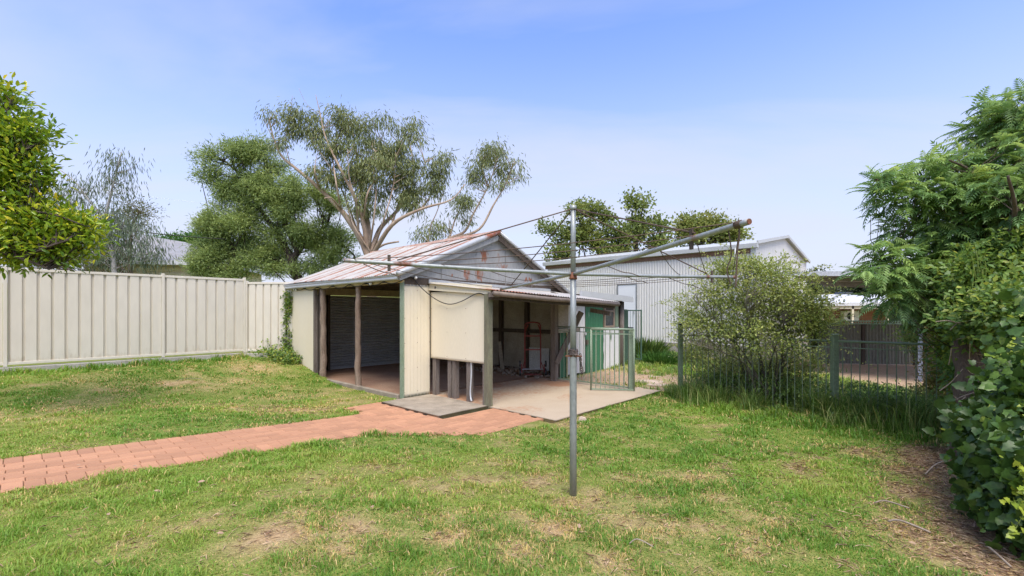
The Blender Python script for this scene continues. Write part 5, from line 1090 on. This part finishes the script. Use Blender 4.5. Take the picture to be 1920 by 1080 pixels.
dr = dryness(X, Y); dm = dirtmask(X, Y)
bare = litter_strip(X, Y)*ss(.32,.55,fbm(X*2.6, Y*2.6, 171, 3)+.06)           # litter strip beside the ivy
keepm = (rng.random(len(X)) > .30*dr) & (rng.random(len(X)) > .97*dm) & (rng.random(len(X)) > .74*np.clip(bare,0,1)); X, Y, dr = X[keepm], Y[keepm], dr[keepm]
n_ = len(X); tuft = fbm(X*4.5, Y*4.5, 121, 3); dist = Y
h = (.020+.040*ss(.35,.75,tuft))*(.6+.8*rng.random(n_))*(1-.55*dr); d_f = (X-F1[0])*FN[0]+(Y-F1[1])*FN[1]
h *= 1+2.0*(1-ss(.15,.6,d_f)); u_, v_ = loc_uv(X, Y); h *= 1+.7*np.exp(-((v_+1.85)/.14)**2)*(u_ < -1)
rf = ss(-.2, .8, (X-3.3)+(Y-6.6)*.95)                                            # longer grass towards the shrub
h *= 1+1.8*rf*ss(2.2,3.4,X)*ss(4.2,5.5,Y)
w = (.0045+.0045*rng.random(n_))*np.clip(dist/3.6, .8, 2.3)
g = .34*ss(.4,.7,fbm(X*.7, Y*.7, 131, 3))+.16*rng.random(n_)+.02; rnd = np.where(rng.random(n_) < (.06+.80*dr)*(1-.65*litter_strip(X, Y)*ss(.5,.62,fbm(X*2.2, Y*2.2, 191, 3))), .60+.40*rng.random(n_), g)
print('lawn blades', n_)
blades('lawn_grass', X, Y, h, w, rnd, M['grass'], 'short patchy green lawn with dry tan spots', lean=.8)
# dry clippings and straw lying flat
X, Y = sample(26000, -5, 5.2, 2.4, 7.5); X2, Y2 = sample(16000, 2.0, 5.0, 2.4, 5.4); X = np.concatenate([X, X2]); Y = np.concatenate([Y, Y2]); n_ = len(X); k_ = lawn_ok(X, Y); dd = dryness(X, Y); bare = litter_strip(X, Y)
k_ &= rng.random(n_) < np.maximum(.85*dd, .95*bare)+.04; X, Y = X[k_], Y[k_]; n_ = len(X); A = rng.random(n_)*6.28; P = np.stack([X, Y, gz(X, Y)+.006+.015*rng.random(n_)], -1)
tag(scatter('dry_straw', P, np.stack([np.cos(A), np.sin(A), .12*rng.normal(size=n_)], -1), np.array([0,0,1.])+.3*rng.normal(size=(n_,3)), .035+.06*rng.random(n_), .003+.005*rng.random(n_), rng.random(n_), M['litter'], None), 'dry straw and clippings on the lawn', 'straw', kind='stuff')
# long grass under the shrub and along the fence
n_ = 30000; t_ = rng.random(n_)*5.2-.4; o_f = rng.normal(size=n_)*.44+.16; FDx, FDy = .698, -.716
X = 3.07+t_*FDx+o_f*.716; Y = 8.34+t_*FDy+o_f*.698; k_ = (Y > 3.9) & (X > 2.9) & (rng.random(n_) < np.exp(-np.maximum(0, -o_f-.08)*3.2)); X, Y = X[k_], Y[k_]; n_ = len(X)
cl_ = fbm(X*2.6, Y*2.6, 141, 3); h = (.14+.46*ss(.40,.78,cl_))*(.3+.9*rng.random(n_))
blades('long_grass', X, Y, h, .006+.006*rng.random(n_), rng.random(n_), M['longgrass'], 'long unmown grass along the tubular fence', lean=.75)
# grass beyond the gate
n_ = 60000; X, Y = sample(n_, 1.8, 9.5, 9.0, 16.5); u_, v_ = loc_uv(X, Y); k_ = ~on_slab(X, Y) & ~((u_ < 6.9) & (v_ > -.6)) & (rng.random(n_) > .98*dirtmask(X, Y)) & (fbm(X*1.3, Y*1.3, 151, 3) > .44); X, Y = X[k_], Y[k_]; n_ = len(X)
blades('yard_grass', X, Y, (.03+.11*fbm(X*2, Y*2, 152, 3))*(.5+rng.random(n_)), .012+.012*rng.random(n_), .2+.8*rng.random(n_), M['longgrass'], 'rough green grass in the yard beyond the gate')
# weeds hugging the long grass foot of the shrub
n_ = 12000; t_ = rng.random(n_)*3.0; X = 3.5+t_*FDx+rng.normal(size=n_)*.26; Y = 8.5+t_*FDy+rng.normal(size=n_)*.26; P = np.stack([X, Y, gz(X, Y)+.5*rng.random(n_)**1.5], -1)
tag(scatter('weeds', P, rng.normal(size=(n_,3))+np.array([0,0,.3]), np.array([0,-.3,1.])+.5*rng.normal(size=(n_,3)), .03+.035*rng.random(n_), .014+.01*rng.random(n_), rng.random(n_), M['weed'], None), 'leafy weeds at the foot of the shrub', 'weeds', kind='stuff')
# rubble by the gate, stray stone, leaves, sticks
for i, (px, py, s) in enumerate(((1215,716,.22),(1232,722,.16),(1205,728,.1),(1140,735,.07),(1228,706,.1),(1200,702,.08))):
    x, y = gpt(px, py); z = float(gz(x, y)); m_ = MB(); nn = 9; ring = []
    for lv_, (zz_, rr) in enumerate(((-.02,1.0),(.25,1.0),(.42,.7))):
        for q in range(nn): a = q*2*math.pi/nn; rj = rr*(.75+.5*random.random()); m_.v.append((x+s*1.5*rj*math.cos(a), y+s*rj*math.sin(a), z+zz_*s*.35))
    for lv_ in range(2):
        for q in range(nn): m_.f.append((lv_*nn+q, lv_*nn+(q+1) % nn, (lv_+1)*nn+(q+1) % nn, (lv_+1)*nn+q))
    m_.f.append(tuple(2*nn+q for q in range(nn)))
    lab = ['largest flat slab of pale rubble right of the gate post','pale rubble chunk behind the largest slab by the gate','small pale rubble stone near the gate post foot','small brown stone on the slab under the open gate','small rubble stone beyond the largest slab','far rubble stone near the store room post'][i]
    tag(m_.build('rubble_stone', M['stone']), lab, 'stone', 'rubble by the gate')
x, y = gpt(1092, 788); tag(MB().add([(x-.07,y-.02,.0),(x+.06,y-.03,.0),(x+.07,y+.03,.0),(x-.05,y+.03,.0),(x-.04,y-.01,.06),(x+.03,y-.02,.05),(x+.04,y+.02,.045),(x-.03,y+.02,.055)], [(0,1,5,4),(1,2,6,5),(2,3,7,6),(3,0,4,7),(4,5,6,7)]).build('stone', M['stone'], None, bevel=.012), 'small pale stone on the lawn edge beside the clothes line mast', 'stone')
lfm = None
for px, py in ((302,929),(370,912),(508,882),(180,1000),(290,1015),(560,930),(545,795),(250,880),(1085,1000),(700,960),(150,880),(420,1010),(205,975),(1525,985),(1700,955),(1720,1030)):
    x, y = gpt(px, py)
    if lfm is None:
        tv, tt = LEAF6; lfm = bpy.data.meshes.new('fallen_leaf'); lfm.from_pydata([tuple(q*np.array([.055,.032,.04])) for q in tv], [], [tuple(q) for q in tt]); lfm.materials.append(M['dryleaf'])
    o = bpy.data.objects.new('fallen_leaf', lfm); COL.objects.link(o); o.location = (x, y, float(gz(x, y))+.035); o.rotation_euler = (random.uniform(-.4,.4), random.uniform(-.4,.4), random.uniform(0,6)); o.scale = (random.uniform(.6,1.05),)*3
    tag(o, 'curled brown fallen leaf lying on the lawn', 'leaf', 'fallen leaves on the lawn')
for i, (a, b, r, lab) in enumerate((((1735,895),(1800,865),.006,'grey crooked stick lying across the litter by the ivy'),((1665,985),(1745,1012),.007,'long dark stick on the dry litter strip'),((1640,950),(1705,965),.006,'pale stick at the lawn edge left of the litter strip'),((1850,1035),(1895,1078),.007,'pale broken stick leaning in the bottom right corner'),((1180,1028),(1225,1040),.004,'thin pale twig lying on the near lawn'),((330,712+5),(380,715),.004,'thin twig lying on the far left lawn'))):
    xa, ya_ = gpt(*a); xb, yb_ = gpt(*b); za_, zb_ = float(gz(xa, ya_))+.03, float(gz(xb, yb_))+.05
    tag(MB().tube(smooth_path([(xa,ya_,za_),(xa*.6+xb*.4,ya_*.6+yb_*.4+.03,za_+.03),(xb,yb_,zb_)], 4), r, 6).build('stick', M['stick'], None, True), lab, 'stick')
